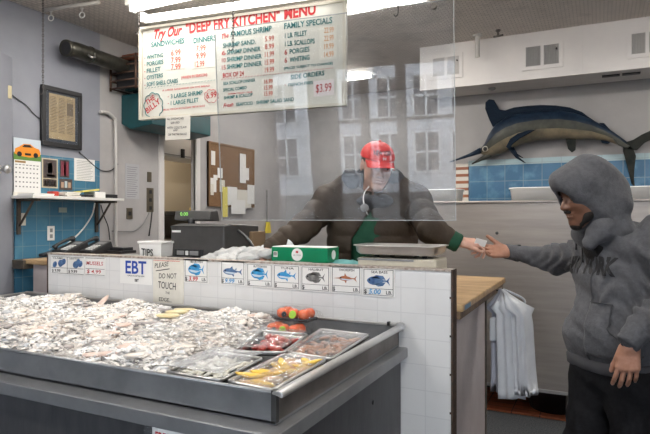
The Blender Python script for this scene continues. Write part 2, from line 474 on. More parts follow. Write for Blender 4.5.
M_glass = film_mat('window_glass', tint=(.97, .98, .98), haze=.01, refl=1.3)

def picbox(name, p, mats, parent, wall, face_px, T, **k): pass

# ================================================================ the room
XL, XR, YF, YB, YB2, CZ = -3.6, 2.6, -1.6, 5.1, 6.2, 2.95
def struct(name, mb, m, **k):
    o = mb.build(name, m, **k); o['kind'] = 'structure'; return o
struct('floor', MB().box(XL-.1, XR+.1, YF-.1, YB2+.1, -.1, 0), M_floor)
struct('ceiling', MB().box(XL-.9, XR+.1, YF-.1, YB2+.1, CZ, CZ+.1), M_ceil)
# left wall in two paints with the kitchen doorway (Y 3.97 .. 4.41, up to 2.14)
struct('wall_left', MB().box(XL-.12, XL, YF, 3.235, 0, CZ), M_lwall)
mb = MB().box(XL-.05, XL, 3.235, 3.965, 0, CZ).box(XL-.05, XL, 4.41, YB2, 0, CZ).box(XL-.05, XL, 3.965, 4.41, 2.4, CZ)
struct('wall_left_rear', mb, M_lwall2)
struct('trim_1', MB().box(XL-.02, XL+.02, 4.41, 4.47, 0, 2.3).box(XL-.02, XL+.012, 3.9, 3.965, 0, 2.3), M_soffit, bevel=.004)
# tiled band on the left wall
struct('wall_left_tiling', MB().box(XL, XL+.012, 2.50, 3.222, .0, 1.925), M_btile)
struct('wall_back', MB().box(-1.40, XR+.1, YB, YB+.12, 0, CZ).box(-1.40, -1.28, YB+.121, YB2, 0, CZ), M_uwall)
struct('wall_far', MB().box(XL-.1, -1.28, YB2, YB2+.1, 0, CZ), M_bwall)
struct('wall_right', MB().box(XR, XR+.1, YF-.1, YB2, 0, CZ), M_uwall)
struct('wall_back_tiling', MB().box(-1.06, XR, YB-.014, YB, .9, 1.935), M_btile2)
struct('trim_2', MB().box(-1.06, XR, YB-.018, YB-.0, 1.935, 1.985), M_border)
# soffit
mb = MB().box(-1.405, XR, 4.73, YB, 2.575, CZ)
struct('trim_3', mb, M_soffit)
mb = MB()
for px in (581,):
    q = onY(px, 40, 4.73).x
    mb.box(q-.012, q+.012, 4.722, 4.73, 2.575, CZ)
mb.box(-1.405, XR, 4.724, 4.73, 2.575, 2.59)
struct('trim_4', mb, M_soffit)
# red-brown and white brick strip beside the blue tiles
M_stripe = tile_mat('brick_strip', (.30, .11, .05), (.24, .085, .045), (.62, .58, .52), .4, .062, 'y', rough=.7, mortar=.02)
struct('wall_brick_strip', MB().box(-1.17, -1.06, YB-.03, YB, .9, 1.96), M_stripe)
# front of the shop behind the viewer: low wall, mullions, glass, street
mb = MB().box(XL-.1, XR+.1, YF-.1, YF, 0, .55).box(XL-.1, XR+.1, YF-.1, YF, 2.62, CZ).box(XL, -2.75, YF-.1, YF, .55, 2.62)
mb.box(-2.3, -1.95, YF-.1, YF, .55, 2.62)
struct('wall_front', mb, mat('front_wall_dark', (.05, .05, .055), .6))
mb = MB()
for x, w in ((-1.62, .1), (-1.19, .11), (-.35, .08), (.7, .08), (1.7, .08)):
    mb.box(x-w/2, x+w/2, YF-.08, YF+.02, .55, 2.62)
mb.box(-1.95, XR, YF-.07, YF+.01, 1.98, 2.02)
struct('window_frame_1', mb, mat('mullion_dark', (.035, .035, .04), .5))
struct('window_1', MB().box(-2.75, XR, YF-.045, YF-.04, .55, 2.62), M_glass)
# outside
mst = mat('asphalt', (.08, .08, .085), .8, var=(.11, .11, .11), vscale=3)
struct('ground', MB().box(-30, 24, -30, YF-.1, -.25, -.12), mst)
M_fac = tile_mat('facade_stone', (.55, .58, .63), (.50, .53, .58), (.36, .38, .42), 1.1, .28, 'y', rough=.8, mortar=.02, offset=.5)
bld = thing('building', 'pale stone building across the street, seen only in reflection', 'building', (-6, -13, -.12))
MB().box(-16, 8, -15, -13, -.12, 9).build('wall', M_fac, bld)
M_pane = mat('facade_pane', (.03, .035, .05), .1)
M_fframe = mat('facade_frame', (.75, .77, .8), .6)
for ix in range(14):
    for iz in range(4):
        x = -13+ix*1.15; z = .55+iz*1.75
        w = MB().box(x-.36, x+.36, -13.03, -12.99, z, z+1.2).build('window', M_pane, bld)
        f = MB()
        for a in (-.42, -.03, .36): f.box(x+a, x+a+.06, -13.02, -12.96, z-.06, z+1.26)
        for b in (-.06, .57, 1.2): f.box(x-.42, x+.42, -13.02, -12.96, z+b, z+b+.06)
        f.build('window_frame', M_fframe, w)
# open door leaf on the left
dl = thing('door_1', 'open blue grey door leaf with steel knob at left edge', 'door', (-3.5, 2.45, 0)); del dl['label']; del dl['category']; dl['kind'] = 'structure'
a0 = Vector((-3.575, 2.475, 0)); a1 = Vector((-3.2, 1.72, 0)); dn = (a1-a0).normalized(); dp = Vector((dn.y, -dn.x, 0))
if dp.x < 0: dp = -dp
MB().obox(a0, (a1-a0), dp*-.04, (0, 0, 2.56)).build('door_panel', M_lwall, dl, bevel=.003)
kp = a0+dn*.17+Vector((0, 0, 1.79))
MB().lathe(kp, [(.032, 0), (.032, .006), (.012, .01), (.012, .035), (.026, .045), (.03, .06), (.024, .072), (0, .075)], axis=dp).build('door_handle', M_steel_r, dl)
# ================================================================ ceiling things
def tube_light(P, ax, L, label, w=.12, under=True, power=26):
    P = Vector(P); ax = Vector(ax).normalized(); sd = Vector((ax.y, -ax.x, 0)); up = Vector((0, 0, 1))
    t = thing('ceiling_light', label, 'ceiling light', P, 'fluorescent ceiling lights')
    MB().obox(P-sd*w/2, ax*L, sd*w, up*.045).build('housing', M_fix, t, bevel=.004)
    MB().tube([P+ax*.05-up*.025, P+ax*(L-.05)-up*.025], .018, 12).build('fluorescent_tube', M_tube, t)
    for q in (.03, L-.05): MB().obox(P+ax*q-sd*.02-up*.045, ax*.02, sd*.04, up*.045).build('socket', M_white, t)
    ld = bpy.data.lights.new('fluorescent_light', 'AREA'); ld.shape = 'RECTANGLE'; ld.size = L*.9; ld.size_y = .06; ld.energy = power*.7; ld.color = (1, .96, .9)
    lo = bpy.data.objects.new('fluorescent_light', ld); COL.objects.link(lo); lo.parent = t
    lo.location = ax*L/2-up*.05; lo.rotation_euler = (0, 0, math.atan2(ax.y, ax.x))
    for sg in (-1, 1):          # the tube also shines sideways
        ls = ld.copy(); ls.energy = power*.38; q = bpy.data.objects.new('fluorescent_light', ls); COL.objects.link(q); q.parent = t
        q.location = ax*L/2-up*.028+sd*sg*.065; q.rotation_euler = (R(98)*sg, 0, math.atan2(ax.y, ax.x))
    return t
tube_light((-2.87, 2.82, CZ-.046), (1, 0, 0), 1.2, w=.07, label='white fluorescent ceiling strip light above the left end of the menu board', power=5)
tube_light((-3.02, 2.44, CZ-.046), (1, 0, 0), 1.2, 'white fluorescent ceiling strip light nearest the left wall', power=14)
t4 = tube_light((-2.15, 3.50, CZ-.046), (1, 0, 0), 1.2, 'fluorescent ceiling strip light above the clear plastic shield')
tube_light((-.6, 1.2, CZ-.046), (1, 0, 0), 1.2, 'fluorescent ceiling strip light over the aisle in front of counter')
tube_light((-2.6, .6, CZ-.046), (1, 0, 0), 1.2, 'fluorescent ceiling strip light over the fish table front')
tube_light((.6, 3.6, CZ-.046), (1, 0, 0), 1.2, 'added strip light out of view over the steel counter')  # unseen lamp, added to brighten the tubs and back counter
tube_light((-3.2, 5.2, CZ-.046), (1, 0, 0), 1.2, 'fluorescent ceiling strip light at the far back wall', power=16)

def chain(top, bot, label, name='hanging_chain', size=.0125, hook=True):
    top, bot = Vector(top), Vector(bot); L = (top-bot).length; n = int(L/(size*1.35)); mb = MB()
    dv = (bot-top)/n
    ax = dv.normalized(); u = ax.orthogonal().normalized(); w = ax.cross(u)
    for i in range(n):
        c = top+dv*(i+.5); s_ = u if i % 2 else w
        pts = [c+ax*math.sin(a)*size*.95+s_*math.cos(a)*size*.42 for a in [2*PI*k/8 for k in range(8)]]
        mb.tube(pts, size*.16, 5, closed=True)
    if hook:
        mb.tube(catmull([bot, bot-Vector((0, 0, .03)), bot+ax*.045+u*.012, bot+ax*.035+u*.022]), .0025, 6)
    return tag(mb.build(name, M_chain, origin=bot), label, 'chain', 'chains hanging from the ceiling')
p = C(43, 88, 3.72); chain((p.x, p.y, CZ), p, 'dark metal chain hanging left of the framed newspaper')
P_m = C(139, 60, 3.36)
chain((P_m.x, P_m.y, CZ), (P_m.x, P_m.y, 2.62), 'dark metal chain holding the left end of the menu board')
p = C(233, 42, 2.84); chain((p.x, p.y, CZ), p, 'dark metal chain with hook in front of the menu board')
p = C(398, 7, 2.60); chain((p.x, p.y, CZ), p, 'short chain holding the top of the clear shield')
for px, py, side in ((51, 18, 'left'), (82, 14, 'right')):
    P = onZ(px, 11 if px < 60 else 8, CZ); mb = MB().tube([P, P-Vector((0, 0, .03))], .004, 8)
    mb.lathe(P, [(.012, 0), (.012, -.004), (.004, -.006)], n=12)
    u = DV(1, 0, 0); c = P-Vector((0, 0, .05))
    mb.tube([c+u*math.cos(a)*.018+Vector((0, 0, 1))*math.sin(a)*.02 for a in [2*PI*k/14 for k in range(14)]], .004, 8, closed=True)
    tag(mb.build('eye_hook', M_white), f'white screw eye in the ceiling, the {side} one of two', 'hook', 'white ceiling eye hooks')
a, b = onZ(44, 10, CZ-.02), onZ(99, 2, CZ-.02)
tag(MB().tube([a, b], .014, 8).build('ceiling_conduit', M_galv), 'thin white conduit running along the ceiling at the left', 'pipe')
p = onY(477.5, 20, 4.6)
tag(MB().tube([(p.x, 4.6, CZ), (p.x, 4.6, onY(477, 57, 4.6).z)], .019, 12).lathe((p.x, 4.6, CZ), [(.035, 0), (.035, -.01), (.02, -.014)]).build('conduit_stub', M_galv),
    'short white pipe hanging from ceiling in front of the white soffit', 'pipe')
P = onY(498, 34, 4.55)
tag(MB().lathe((P.x, 4.55, CZ), [(.02, 0), (.02, -.01), (.008, -.02), (.008, -.045)], n=12).tube([(P.x-.035, 4.55, CZ-.05), (P.x+.04, 4.55, CZ-.045)], .008, 8).build('sprinkler_head', M_chain),
    'small dark sprinkler head below the ceiling beside white pipe', 'sprinkler')

# ---- vents on the soffit
def soffit_vent(x0, x1, z0, z1, label):
    t = thing('wall_vent', label, 'vent', ((x0+x1)/2, 4.73, z0), 'vents on the white soffit')
    y = 4.73
    MB().box(x0, x1, y-.010, y, z1-.03, z1).box(x0, x1, y-.010, y, z0, z0+.03).box(x0, x0+.03, y-.010, y, z0+.03, z1-.03).box(x1-.03, x1, y-.010, y, z0+.03, z1-.03).box((x0+x1)/2-.012, (x0+x1)/2+.012, y-.010, y, z0+.03, z1-.03).build('frame', M_soffit, t)
    MB().box(x0+.02, x1-.02, y-.005, y, z0+.02, z1-.02).build('backing', mat('vent_hollow', (.10, .10, .105), .7), t)
    mb = MB(); n = 9
    for half in (0, 1):
        a = x0+.03 if half == 0 else (x0+x1)/2+.012; b = (x0+x1)/2-.012 if half == 0 else x1-.03
        for i in range(n):
            x = a+(b-a)*(i+.5)/n; mb.obox((x-.004, y-.013, z0+.03), (.009, .008, 0), (.002, -.001, 0), (0, 0, z1-z0-.06))
    mb.build('louvres', M_soffit if 'left' in label else mat('louvre_grey', (.42, .41, .40), .5), t)
    MB().tube([(x1-.045, y-.01, z1-.07), (x1-.045, y-.03, z1-.07)], .006, 8).build('lever', M_chain, t)
for (xa, xb, yt, yb, lab) in ((522, 563, 42, 69, 'square white louvred vent on the soffit above the marlin head'),
                              (627, 668, 28.5, 57, 'louvred vent on the soffit cut by the right picture edge'),
                              (429.5, 463, 54, 79, 'louvred vent on the soffit half behind the clear shield, leftmost')):
    a = onY(xa, yt, 4.73); b = onY(xb, yt, 4.73); c = onY((xa+xb)/2, (yt+yb)/2, 4.73)
    zz = onY((xa+xb)/2, yt, 4.73).z; z2 = onY((xa+xb)/2, yb, 4.73).z
    soffit_vent(a.x, b.x, z2, zz, lab)
a = onZ(602, 75, 2.575); b = onZ(641, 73, 2.575)
mb = MB()
for k in range(2):
    x0 = a.x+(b.x-a.x)*(.0+.52*k); mb.box(x0, x0+(b.x-a.x)*.46, 4.83, 4.88, 2.566, 2.575)
tag(mb.build('slot_vent', M_black), 'narrow black slot vent under the white soffit', 'vent')
tag(MB().lathe(onZ(492, 88, 2.575), [(.03, 0), (.03, -.012), (.015, -.02), (0, -.022)], n=14).build('ceiling_sensor', M_grey), 'small round sensor under the soffit above the bill of the marlin', 'sensor')

# ================================================================ menu board
sA = C(139.5, 28, 3.40); sB = C(346, -1.5, 2.95)
sx = Vector((sB.x-sA.x, sB.y-sA.y, 0)); SW = sx.length; sx.normalize(); sn = Vector((sx.y, -sx.x, 0))   # towards viewer
if sn.y > 0: sn = -sn
zt, zb = 2.628, 2.068
menu = thing('menu_board', 'large hand painted cream menu board with red and teal lettering hung above the counter', 'menu board', (sA.x+sx.x*SW/2, sA.y+sx.y*SW/2, zb))
o0 = Vector((sA.x, sA.y, zb))
MB().obox(o0-sn*.02, sx*SW, sn*.02, (0, 0, zt-zb)).build('panel', M_menu, menu)
fr = MB()
for (u0, u1, v0, v1) in ((0, SW, zt-zb-.014, zt-zb), (0, SW, 0, .014), (0, .012, .014, zt-zb-.014), (SW-.016, SW, .014, zt-zb-.014)):
    fr.obox(o0+sx*u0+Vector((0, 0, v0))-sn*.025, sx*(u1-u0), sn*.034, (0, 0, v1-v0))
fr.build('frame', M_cream, menu, bevel=.002)
def mp(cx, cy): return onP(130+cx/2.955, cy/2.955, o0, sn)
UP = Vector((0, 0, 1))
inks = {k: MB() for k in ('red', 'green', 'price', 'pale')}
def ml(ink, st, x0, y0, x1, y1, h, shear=0., bold=.022):
    a, b = mp(x0, y0), mp(x1, y1)
    hh = (mp(x0, y0-h)-a).z
    write(inks[ink], st, a, b, hh, UP, sn, shear, bold, off=.002)
ml('red', 'Try Our', 72, 116, 155, 101, 27, .35, .035)
ml('red', '"DEEP FRY KITCHEN"', 165, 99, 443, 60, 30, 0, .035)
ml('red', 'MENU', 456, 57, 549, 41, 31, 0, .035)
ml('green', 'SANDWICHES', 63, 140, 161, 127, 15); ml('green', 'DINNERS', 188, 128, 254, 119, 16)
for st, y0, y1, xe in (('WHITING', 176, 168, 99), ('PORGIES', 196, 188, 99), ('FILLET', 216, 209, 91), ('OYSTERS', 236, 228, 98), ('SOFT SHELL CRABS', 256, 244, 142)):
    ml('green', '·'+st if 0 else st, 50, y0, xe, y1, 12)
    ml('red', '.', 43, y0-3, 46, y0-3, 10, 0, .03)
ml('red', '(WHEN IN SEASON)', 152, 234, 229, 224, 8)
for st, x, y in (('6.99', 122, 165), ('7.99', 122, 187), ('7.99', 122, 207), ('7.99', 196, 152), ('9.99', 196, 174), ('12.99', 192, 199)):
    ml('price', st, x, y, x+28, y-3, 17, 0, .012)
ml('red', 'The', 271, 115, 292, 110, 14, .3); ml('green', 'FAMOUS SHRIMP', 298, 110, 419, 92, 16)
for i, (nn, st, xe) in enumerate((('', 'SHRIMP SAND.', 372), ('6', 'SHRIMP DINNER', 386), ('10', 'SHRIMP DINNER', 390), ('15', 'SHRIMP DINNER', 390))):
    y0 = 142+i*21.5; y1 = y0-13
    if nn: ml('red', nn, 272, y0, 283, y0-1, 13, 0, .005); ml('green', st, 287, y0-2, xe, y1, 13)
    else: ml('green', st, 275, y0, xe, y1, 13)
ml('red', 'BOX OF 24', 275, 230, 337, 223, 13)
for i, st in enumerate(('5.99', '8.99', '11.99', '15.99', '19.99')): ml('price', st, 399, 123+i*23, 426, 120+i*23, 15, 0, .012)
ml('green', 'SEA SCALLOP DINNER', 276, 252, 371, 241, 9); ml('green', 'SPECIAL COMBO', 276, 271, 345, 263, 9)
ml('red', 'SHRIMP FILLET CRAB', 290, 280, 362, 274, 4); ml('green', 'SHRIMP & SCALLOP', 278, 294, 363, 284, 9)
for i, st in enumerate(('16.99', '15.99', '15.99')): ml('price', st, 397, 248+i*18, 422, 246+i*18, 13, 0, .012)
ml('red', 'Fresh', 276, 318, 306, 314, 11, .3); ml('green', 'SEAFOOD · SHRIMP SALAD SAND', 314, 314, 485, 298, 10)
ml('green', 'FAMILY SPECIALS', 456, 86, 598, 68, 17)
for i, (nn, st, xe) in enumerate((('1', 'LB. FILLET', 523), ('1', 'LB. SCALLOPS', 546), ('6', 'PORGIES', 531), ('6', 'WHITING', 531))):
    y0 = 114+i*24
    if i > 1: ml('red', nn, 457, y0, 465, y0-1, 15, 0, .01); ml('green', st, 472, y0-2, xe, y0-10, 14)
    else: ml('green', '1 '+st, 458, y0-1, xe, y0-10, 14)
ml('green', '(PRICES SUBJECT TO CHANGE)', 455, 206, 600, 190, 7)
for i, st in enumerate(('22.99', '22.99', '19.99', '14.99')): ml('pale', st, 574, 98+i*24, 602, 95+i*24, 16, 0, .012)
ml('green', 'SIDE ORDERS', 475, 235, 575, 222, 13); ml('green', 'FRENCH FRIES', 468, 256, 541, 248, 9)
ml('red', '.', 458, 252, 461, 252, 10, 0, .03)
ml('red', 'A LARGE SANDWICH ON RYE BREAD', 96, 270, 236, 256, 5)
ml('green', '3 LARGE SHRIMP', 121, 291, 215, 279, 12); ml('green', '1 LARGE FILLET', 121, 311, 203, 301, 12)
ml('red', '.', 112, 287, 115, 287, 10, 0, .03); ml('red', '.', 112, 307, 115, 307, 10, 0, .03)
ml('red', '6.99', 226, 292, 256, 287, 17, 0, .012)
ml('red', 'SPECIAL PORTION OF COLE SLAW TARTAR SAUCE', 98, 328, 222, 315, 5)
for st, x0, y0, x1, y1, h in (('THE', 50, 312, 76, 292, 15), ('BILLY', 52, 336, 92, 303, 17)):
    a, b = mp(x0, y0), mp(x1, y1); hv = (b-a).normalized(); write(inks['red'], st, a, b, (mp(x0, y0-h)-a).z, sn.cross(hv) if sn.cross(hv).z > 0 else -sn.cross(hv), sn, 0, .02, .002)
# scalloped outlines and dashed rules
def ring(mb, cx, cy, rx, ry, n=9, amp=.14, w=.0024):
    pts = []
    for k in range(64):
        a = 2*PI*k/64; r = 1+amp*abs(math.sin(n*a/2)); pts.append(mp(cx+rx*r*math.cos(a), cy+ry*r*math.sin(a))+sn*.002)
    mb.tube(pts, w, 4, closed=True)
ring(inks['green'], 70, 313, 25, 35); ring(inks['red'], 241, 284, 18, 17, 8, .2, .0014)
for k in range(24):
    a, b = mp(45+k*9.2, 262-k*1.1), mp(50+k*9.2, 260-k*1.1)
    if k < 23: inks['green'].tube([a+sn*.002, b+sn*.002], .0012, 4)
for k in range(38):
    a, b = mp(270+k*8.8, 236-k*.9), mp(275+k*8.8, 233-k*.9); inks['red'].tube([a+sn*.002, b+sn*.002], .001, 4)
for k, n_, m_ in (('red', 'red_lettering', M_red), ('green', 'teal_lettering', M_green), ('price', 'price_lettering', M_orange), ('pale', 'faded_price_lettering', M_pale_o)):
    inks[k].build(n_, m_, menu)
ln = MB()
def rule(x0, y0, x1, y1, w=.0013): ln.tube([mp(x0, y0)+sn*.0015, mp(x1, y1)+sn*.0015], w, 4)
rule(38, 92, 38, 345); rule(38, 347, 628, 305); rule(628, 305, 632, 12); rule(38, 92, 500, 20)
ln.build('border_line', M_brownln, menu)
for (x0, y0, x1, y1) in ((108, 142, 160, 207), (182, 132, 256, 204), (392, 104, 440, 222), (388, 232, 436, 288), (560, 78, 610, 178)):
    a = mp(x0, y1); b = mp(x1, y1-(x1-x0)*.1); c = mp(x0, y0)
    MB().obox(a, b-a, sn*.001, c-a).build('price_patch', mat('price_patch_paper', (.75, .74, .66), .8), menu)
a = mp(543, 286); b = mp(603, 280); c = mp(543, 240)
st_ = MB().obox(a+sn*.001, b-a, sn*.001, c-a).build('price_sticker', mat('pink_paper', (.80, .73, .72), .6), menu)
m_ = MB(); write(m_, '$3.99', mp(550, 274), mp(596, 269), (mp(550, 250)-mp(550, 274)).z, UP, sn, 0, 0, .004); m_.build('lettering', M_red, st_)
# shadowless tube lamp fixed along the top of the board
L0 = C(142.7, 19.5, 3.36); ax = sx
lamp = thing('tube_lamp', 'bright bare fluorescent tube lamp along the top of the menu board', 'lamp', L0)
MB().tube([L0+ax*.02, L0+ax*1.2], .022, 14).build('fluorescent_tube', M_tube, lamp)
MB().obox(L0+Vector((0, 0, -.012))-sn*.065, ax*1.22, sn*.04, (0, 0, .028)).build('housing', M_fix, lamp, bevel=.003)
for q in (0, 1.2): MB().obox(L0+ax*q-sn*.02-Vector((0, 0, .02)), ax*.02, sn*.04, (0, 0, .055)).build('socket', M_white, lamp)
ld = bpy.data.lights.new('tube_light', 'AREA'); ld.shape = 'RECTANGLE'; ld.size = 1.15; ld.size_y = .04; ld.energy = 1.2; ld.color = (1, .97, .92)
lo = bpy.data.objects.new('tube_light', ld); COL.objects.link(lo); lo.parent = lamp; lo.location = ax*.6-Vector((0, 0, .028))+sn*.03; lo.rotation_euler = (R(-18), 0, math.atan2(ax.y, ax.x))
# paper notice taped below the board
def plane_sheet(name, x0, y0, x1, y1, x2, y2, P0, n, m, parent, th=.002, off=0.):
    """paper: bottom-left, bottom-right, top-left pixels on plane"""
    a, b, c = onP(x0, y0, P0, n), onP(x1, y1, P0, n), onP(x2, y2, P0, n)
    return MB().obox(a+n*off, b-a, n*th, c-a).build(name, m, parent)
nt_ = thing('paper_notice', 'cream paper notice taped below the bottom edge of the menu board', 'notice', onP(178, 139, o0, sn)+sn*.012)
plane_sheet('sheet', 166.5, 140.5, 191, 139, 167, 117, o0, sn, M_paper2, nt_, off=.01)
m_ = MB()
for st, xa, xb, y in (('ALL SANDWICHES', 168.5, 185, 120.5), ('SERVED', 172, 181, 124.5), ('WITH COLE SLAW', 168.5, 188, 129.3), ('AND', 174.5, 179, 132), ('OR TARTAR SAUCE', 169.5, 188, 136)):
    write(m_, st, onP(xa, y, o0, sn), onP(xb, y-.8, o0, sn), .0125, UP, sn, 0, .01, .014)
m_.build('handwriting', M_ink, nt_)

# ================================================================ clear shield
pR = C(455.5, 217, 2.50); pL = C(222.5, 217, 2.90)
px_ = Vector((pR.x-pL.x, pR.y-pL.y, 0)); PW = px_.length; px_.normalize(); pn = Vector((px_.y, -px_.x, 0))
if pn.y > 0: pn = -pn
tl = (UP*math.cos(R(4.5))+pn*math.sin(R(4.5)))
shield = thing('plexiglass_shield', 'clear scratched plastic shield hanging in front of the vendor', 'shield', (pL.x+px_.x*PW/2, pL.y+px_.y*PW/2, 1.463))
b0 = Vector((pL.x, pL.y, 1.463))
MB().obox(b0, px_*PW, pn*.004, tl*.965).build('sheet', M_plexi, shield)
e = MB()
e.obox(b0-px_*.001, px_*.003, pn*.005, tl*.965).obox(b0+px_*PW, px_*.003, pn*.005, tl*.965).obox(b0, px_*PW, pn*.005, tl*.003).obox(b0+tl*.963, px_*PW, pn*.005, tl*.003)
e.build('polished_edge', mat('acrylic_edge', (.55, .58, .60), .2, trans=.3), shield)
for q in (.93,):
    MB().tube([b0+px_*PW*q+tl*.94, b0+px_*PW*q+tl*.94+pn*.02], .012, 10).build('bolt', M_chain, shield)
# ================================================================ left wall things
XW = XL
def wx(px, py, X=XW): return onX(px, py, X)
def wall_sheet(mb, x0, x1, yt, yb, X=XW, d0=0., d1=.004):
    """vertical sheet on the left wall spanning pixels x0..x1; top/bottom measured at centre"""
    a, b = wx(x0, 217, X), wx(x1, 217, X); c0, c1 = wx((x0+x1)/2, yt, X).z, wx((x0+x1)/2, yb, X).z
    mb.box(X+d0, X+d1, a.y, b.y, c1, c0); return a.y, b.y, c1, c0
XN = Vector((1, 0, 0))
# framed newspaper
fr = thing('framed_newspaper', 'old yellow newspaper page in a black frame on the blue grey wall', 'picture frame', wx(60, 150))
y0, y1, z0, z1 = wx(40, 217).y, wx(79.5, 217).y, wx(60, 148).z, wx(60, 89).z
mb = MB().box(XW, XW+.03, y0, y1, z1-.035, z1).box(XW, XW+.03, y0, y1, z0, z0+.035).box(XW, XW+.03, y0, y0+.03, z0+.035, z1-.035).box(XW, XW+.03, y1-.03, y1, z0+.035, z1-.035)
mb.build('frame', M_black, fr, bevel=.004)
MB().box(XW, XW+.014, y0+.02, y1-.02, z0+.02, z1-.02).build('mat_board', mat('dark_blue_mat', (.035, .045, .06), .6), fr)
ym, zm = y0+.062, z0+.06
pg = MB().box(XW+.014, XW+.017, ym, y1-.055, zm, z1-.05).build('newspaper', M_news, fr)
k = MB(); rnd = random.Random(3)
for col_ in range(3):
    for r_ in range(24):
        if col_ == 2 and 2 < r_ < 11: continue
        ya = ym+.008+col_*.07; k.box(XW+.017, XW+.0175, ya, ya+rnd.uniform(.045, .062), z1-.075-r_*.011, z1-.071-r_*.011)
k.box(XW+.017, XW+.0178, ym+.15, ym+.205, z1-.19, z1-.10)
k.build('newsprint', mat('newsprint_ink', (.16, .11, .06), .7), pg)
MB().box(XW+.022, XW+.0235, y0+.028, y1-.028, z0+.033, z1-.033).build('glass', film_mat('frame_glass', haze=.02, refl=1.4), fr)
# calendar with orange car
ca = thing('wall_calendar', 'wall calendar with a photo of an orange car above the month grid', 'calendar', wx(27, 196, XW+.014))
y0, y1 = wx(13.2, 217, XW+.014).y, wx(40.5, 217, XW+.014).y; zt_, zm_, zb_ = wx(27, 139, XW+.014).z, wx(27, 160.5, XW+.014).z, wx(27, 192.5, XW+.014).z
X_ = XW+.014
top = MB().box(X_, X_+.004, y0, y1, zm_, zt_).build('photo_page', [mat('calendar_sky', (.55, .62, .68), .5)], ca)
m_ = MB().box(X_+.004, X_+.0045, y0, y1, zm_, zm_+.05); m_.build('grass', mat('print_grass', (.10, .22, .04), .6), top)
w_ = y1-y0
def carp(pts): return [(X_+.0046, y0+w_*u, zm_+v) for u, v in pts]
m_ = MB().prism(carp([(.03, .04), (.05, .075), (.2, .09), (.35, .112), (.6, .115), (.75, .095), (.93, .085), (.98, .06), (.95, .035), (.6, .022), (.2, .028)]), (.001, 0, 0)); m_.build('car_picture', mat('print_orange', (.75, .26, .02), .4), top)
m_ = MB().prism([p+Vector((.001, 0, 0)) for p in map(Vector, carp([(.3, .09), (.38, .107), (.58, .109), (.68, .092)]))], (.0005, 0, 0))
for u in (.2, .8): m_.lathe((X_+.0056, y0+w_*u, zm_+.04), [(.018, 0), (.018, .001)], 14, (1, 0, 0))
m_.box(X_+.005, X_+.006, y0+w_*.4, y0+w_*.62, zm_+.035, zm_+.05)
m_.build('car_windows_and_wheels', M_ink, top)
pg = MB().box(X_, X_+.003, y0+.004, y1, zb_, zm_).build('month_page', M_paper, ca)
m_ = MB()
for r_ in range(5):
    for c_ in range(7):
        yy = y0+.014+c_*(w_-.02)/7; zz = zm_-.06-r_*.032; m_.box(X_+.003, X_+.0035, yy, yy+.011, zz, zz+.009)
for c_ in range(7): m_.box(X_+.003, X_+.0035, y0+.012+c_*(w_-.02)/7, y0+.03+c_*(w_-.02)/7, zm_-.036, zm_-.03)
m_.build('date_print', M_inkg, pg)
m_ = MB().box(X_+.003, X_+.0035, y0+.01, y0+.09, zm_-.02, zm_-.006); m_.build('month_title', mat('brown_print', (.3, .17, .06), .6), pg)
MB().box(X_-.002, X_+.002, y0+.0, y1-.01, zb_-.035, zb_+.002).build('lower_pages', M_paper2, ca)
# posters
def poster(label, x0, x1, yt, yb, base, bits, name='photo_poster'):
    t = thing(name, label, 'poster', wx((x0+x1)/2, yb, XW+.012))
    m = MB(); a, b, c, d = wall_sheet(m, x0, x1, yt, yb, XW+.012, 0, .004); sh = m.build('sheet', base, t)
    for (u0, u1, v0, v1, mm, nm) in bits:
        MB().box(XW+.016, XW+.017, a+(b-a)*u0, a+(b-a)*u1, c+(d-c)*v0, c+(d-c)*v1).build(nm, mm, sh)
    return t, (a, b, c, d)
M_pk = mat('poster_dark', (.05, .045, .05), .4, var=(.10, .07, .06), vscale=30); M_pc = mat('poster_cream', (.52, .46, .33), .5)
M_pw = mat('poster_pale', (.45, .52, .56), .5); M_pr = mat('poster_wine', (.18, .03, .05), .5); M_ps = mat('poster_skin', (.45, .30, .22), .6)
poster('poster with a pale figure on dark ground in cream border, right of the calendar', 41.5, 57.5, 158.5, 188, M_pc,
       [(.08, .92, .33, .96, M_pk, 'picture'), (.35, .65, .5, .85, M_pw, 'pale_figure'), (.3, .8, .38, .46, M_ps, 'caption'), (.08, .92, .04, .3, M_pk, 'lower_picture'), (.16, .26, .06, .26, M_pc, 'figure'), (.34, .44, .06, .26, M_pc, 'figure'), (.54, .64, .06, .26, M_pc, 'figure'), (.72, .82, .06, .26, M_pc, 'figure')])
poster('small wine red photo of one person above the group photo', 59.8, 69, 160, 177.5, M_pk, [(.1, .9, .1, .9, M_pr, 'picture'), (.4, .62, .1, .75, M_ps, 'figure'), (.42, .6, .7, .88, M_pw, 'highlight')])
poster('small dark photo of several people just above the shelf', 59.5, 72, 179, 190, M_pk, [(.1, .3, .2, .7, M_ps, 'figure'), (.38, .58, .2, .8, M_pw, 'figure'), (.66, .86, .2, .7, M_ps, 'figure')])
t, (a, b, c, d) = poster('white printed paper with lines of text, right of the small photos', 74, 94.5, 159, 181, M_paper, [], 'printed_paper')
m_ = MB()
for r_ in range(12): m_.box(XW+.016, XW+.0165, a+.02, b-.02-(r_ % 3)*.01, d-.02-r_*.0125, d-.0175-r_*.0125)
m_.build('print', M_inkg, t)
def small(name, label, cat, x0, x1, yt, yb, m, dep=.004, X=XW+.012, bevel=0, group=None):
    mb = MB(); wall_sheet(mb, x0, x1, yt, yb, X, 0, dep); o = mb.build(name, m, bevel=bevel); return tag(o, label, cat, group)
small('paper_note', 'small white paper note taped on blue tiles under the shelf bracket', 'note', 18, 25.5, 213, 225.5, M_paper2)
small('tile_label', 'small beige label on blue tile under the middle of shelf', 'label', 58.5, 66.5, 207.5, 212.5, mat('label_beige', (.30, .38, .36), .6))
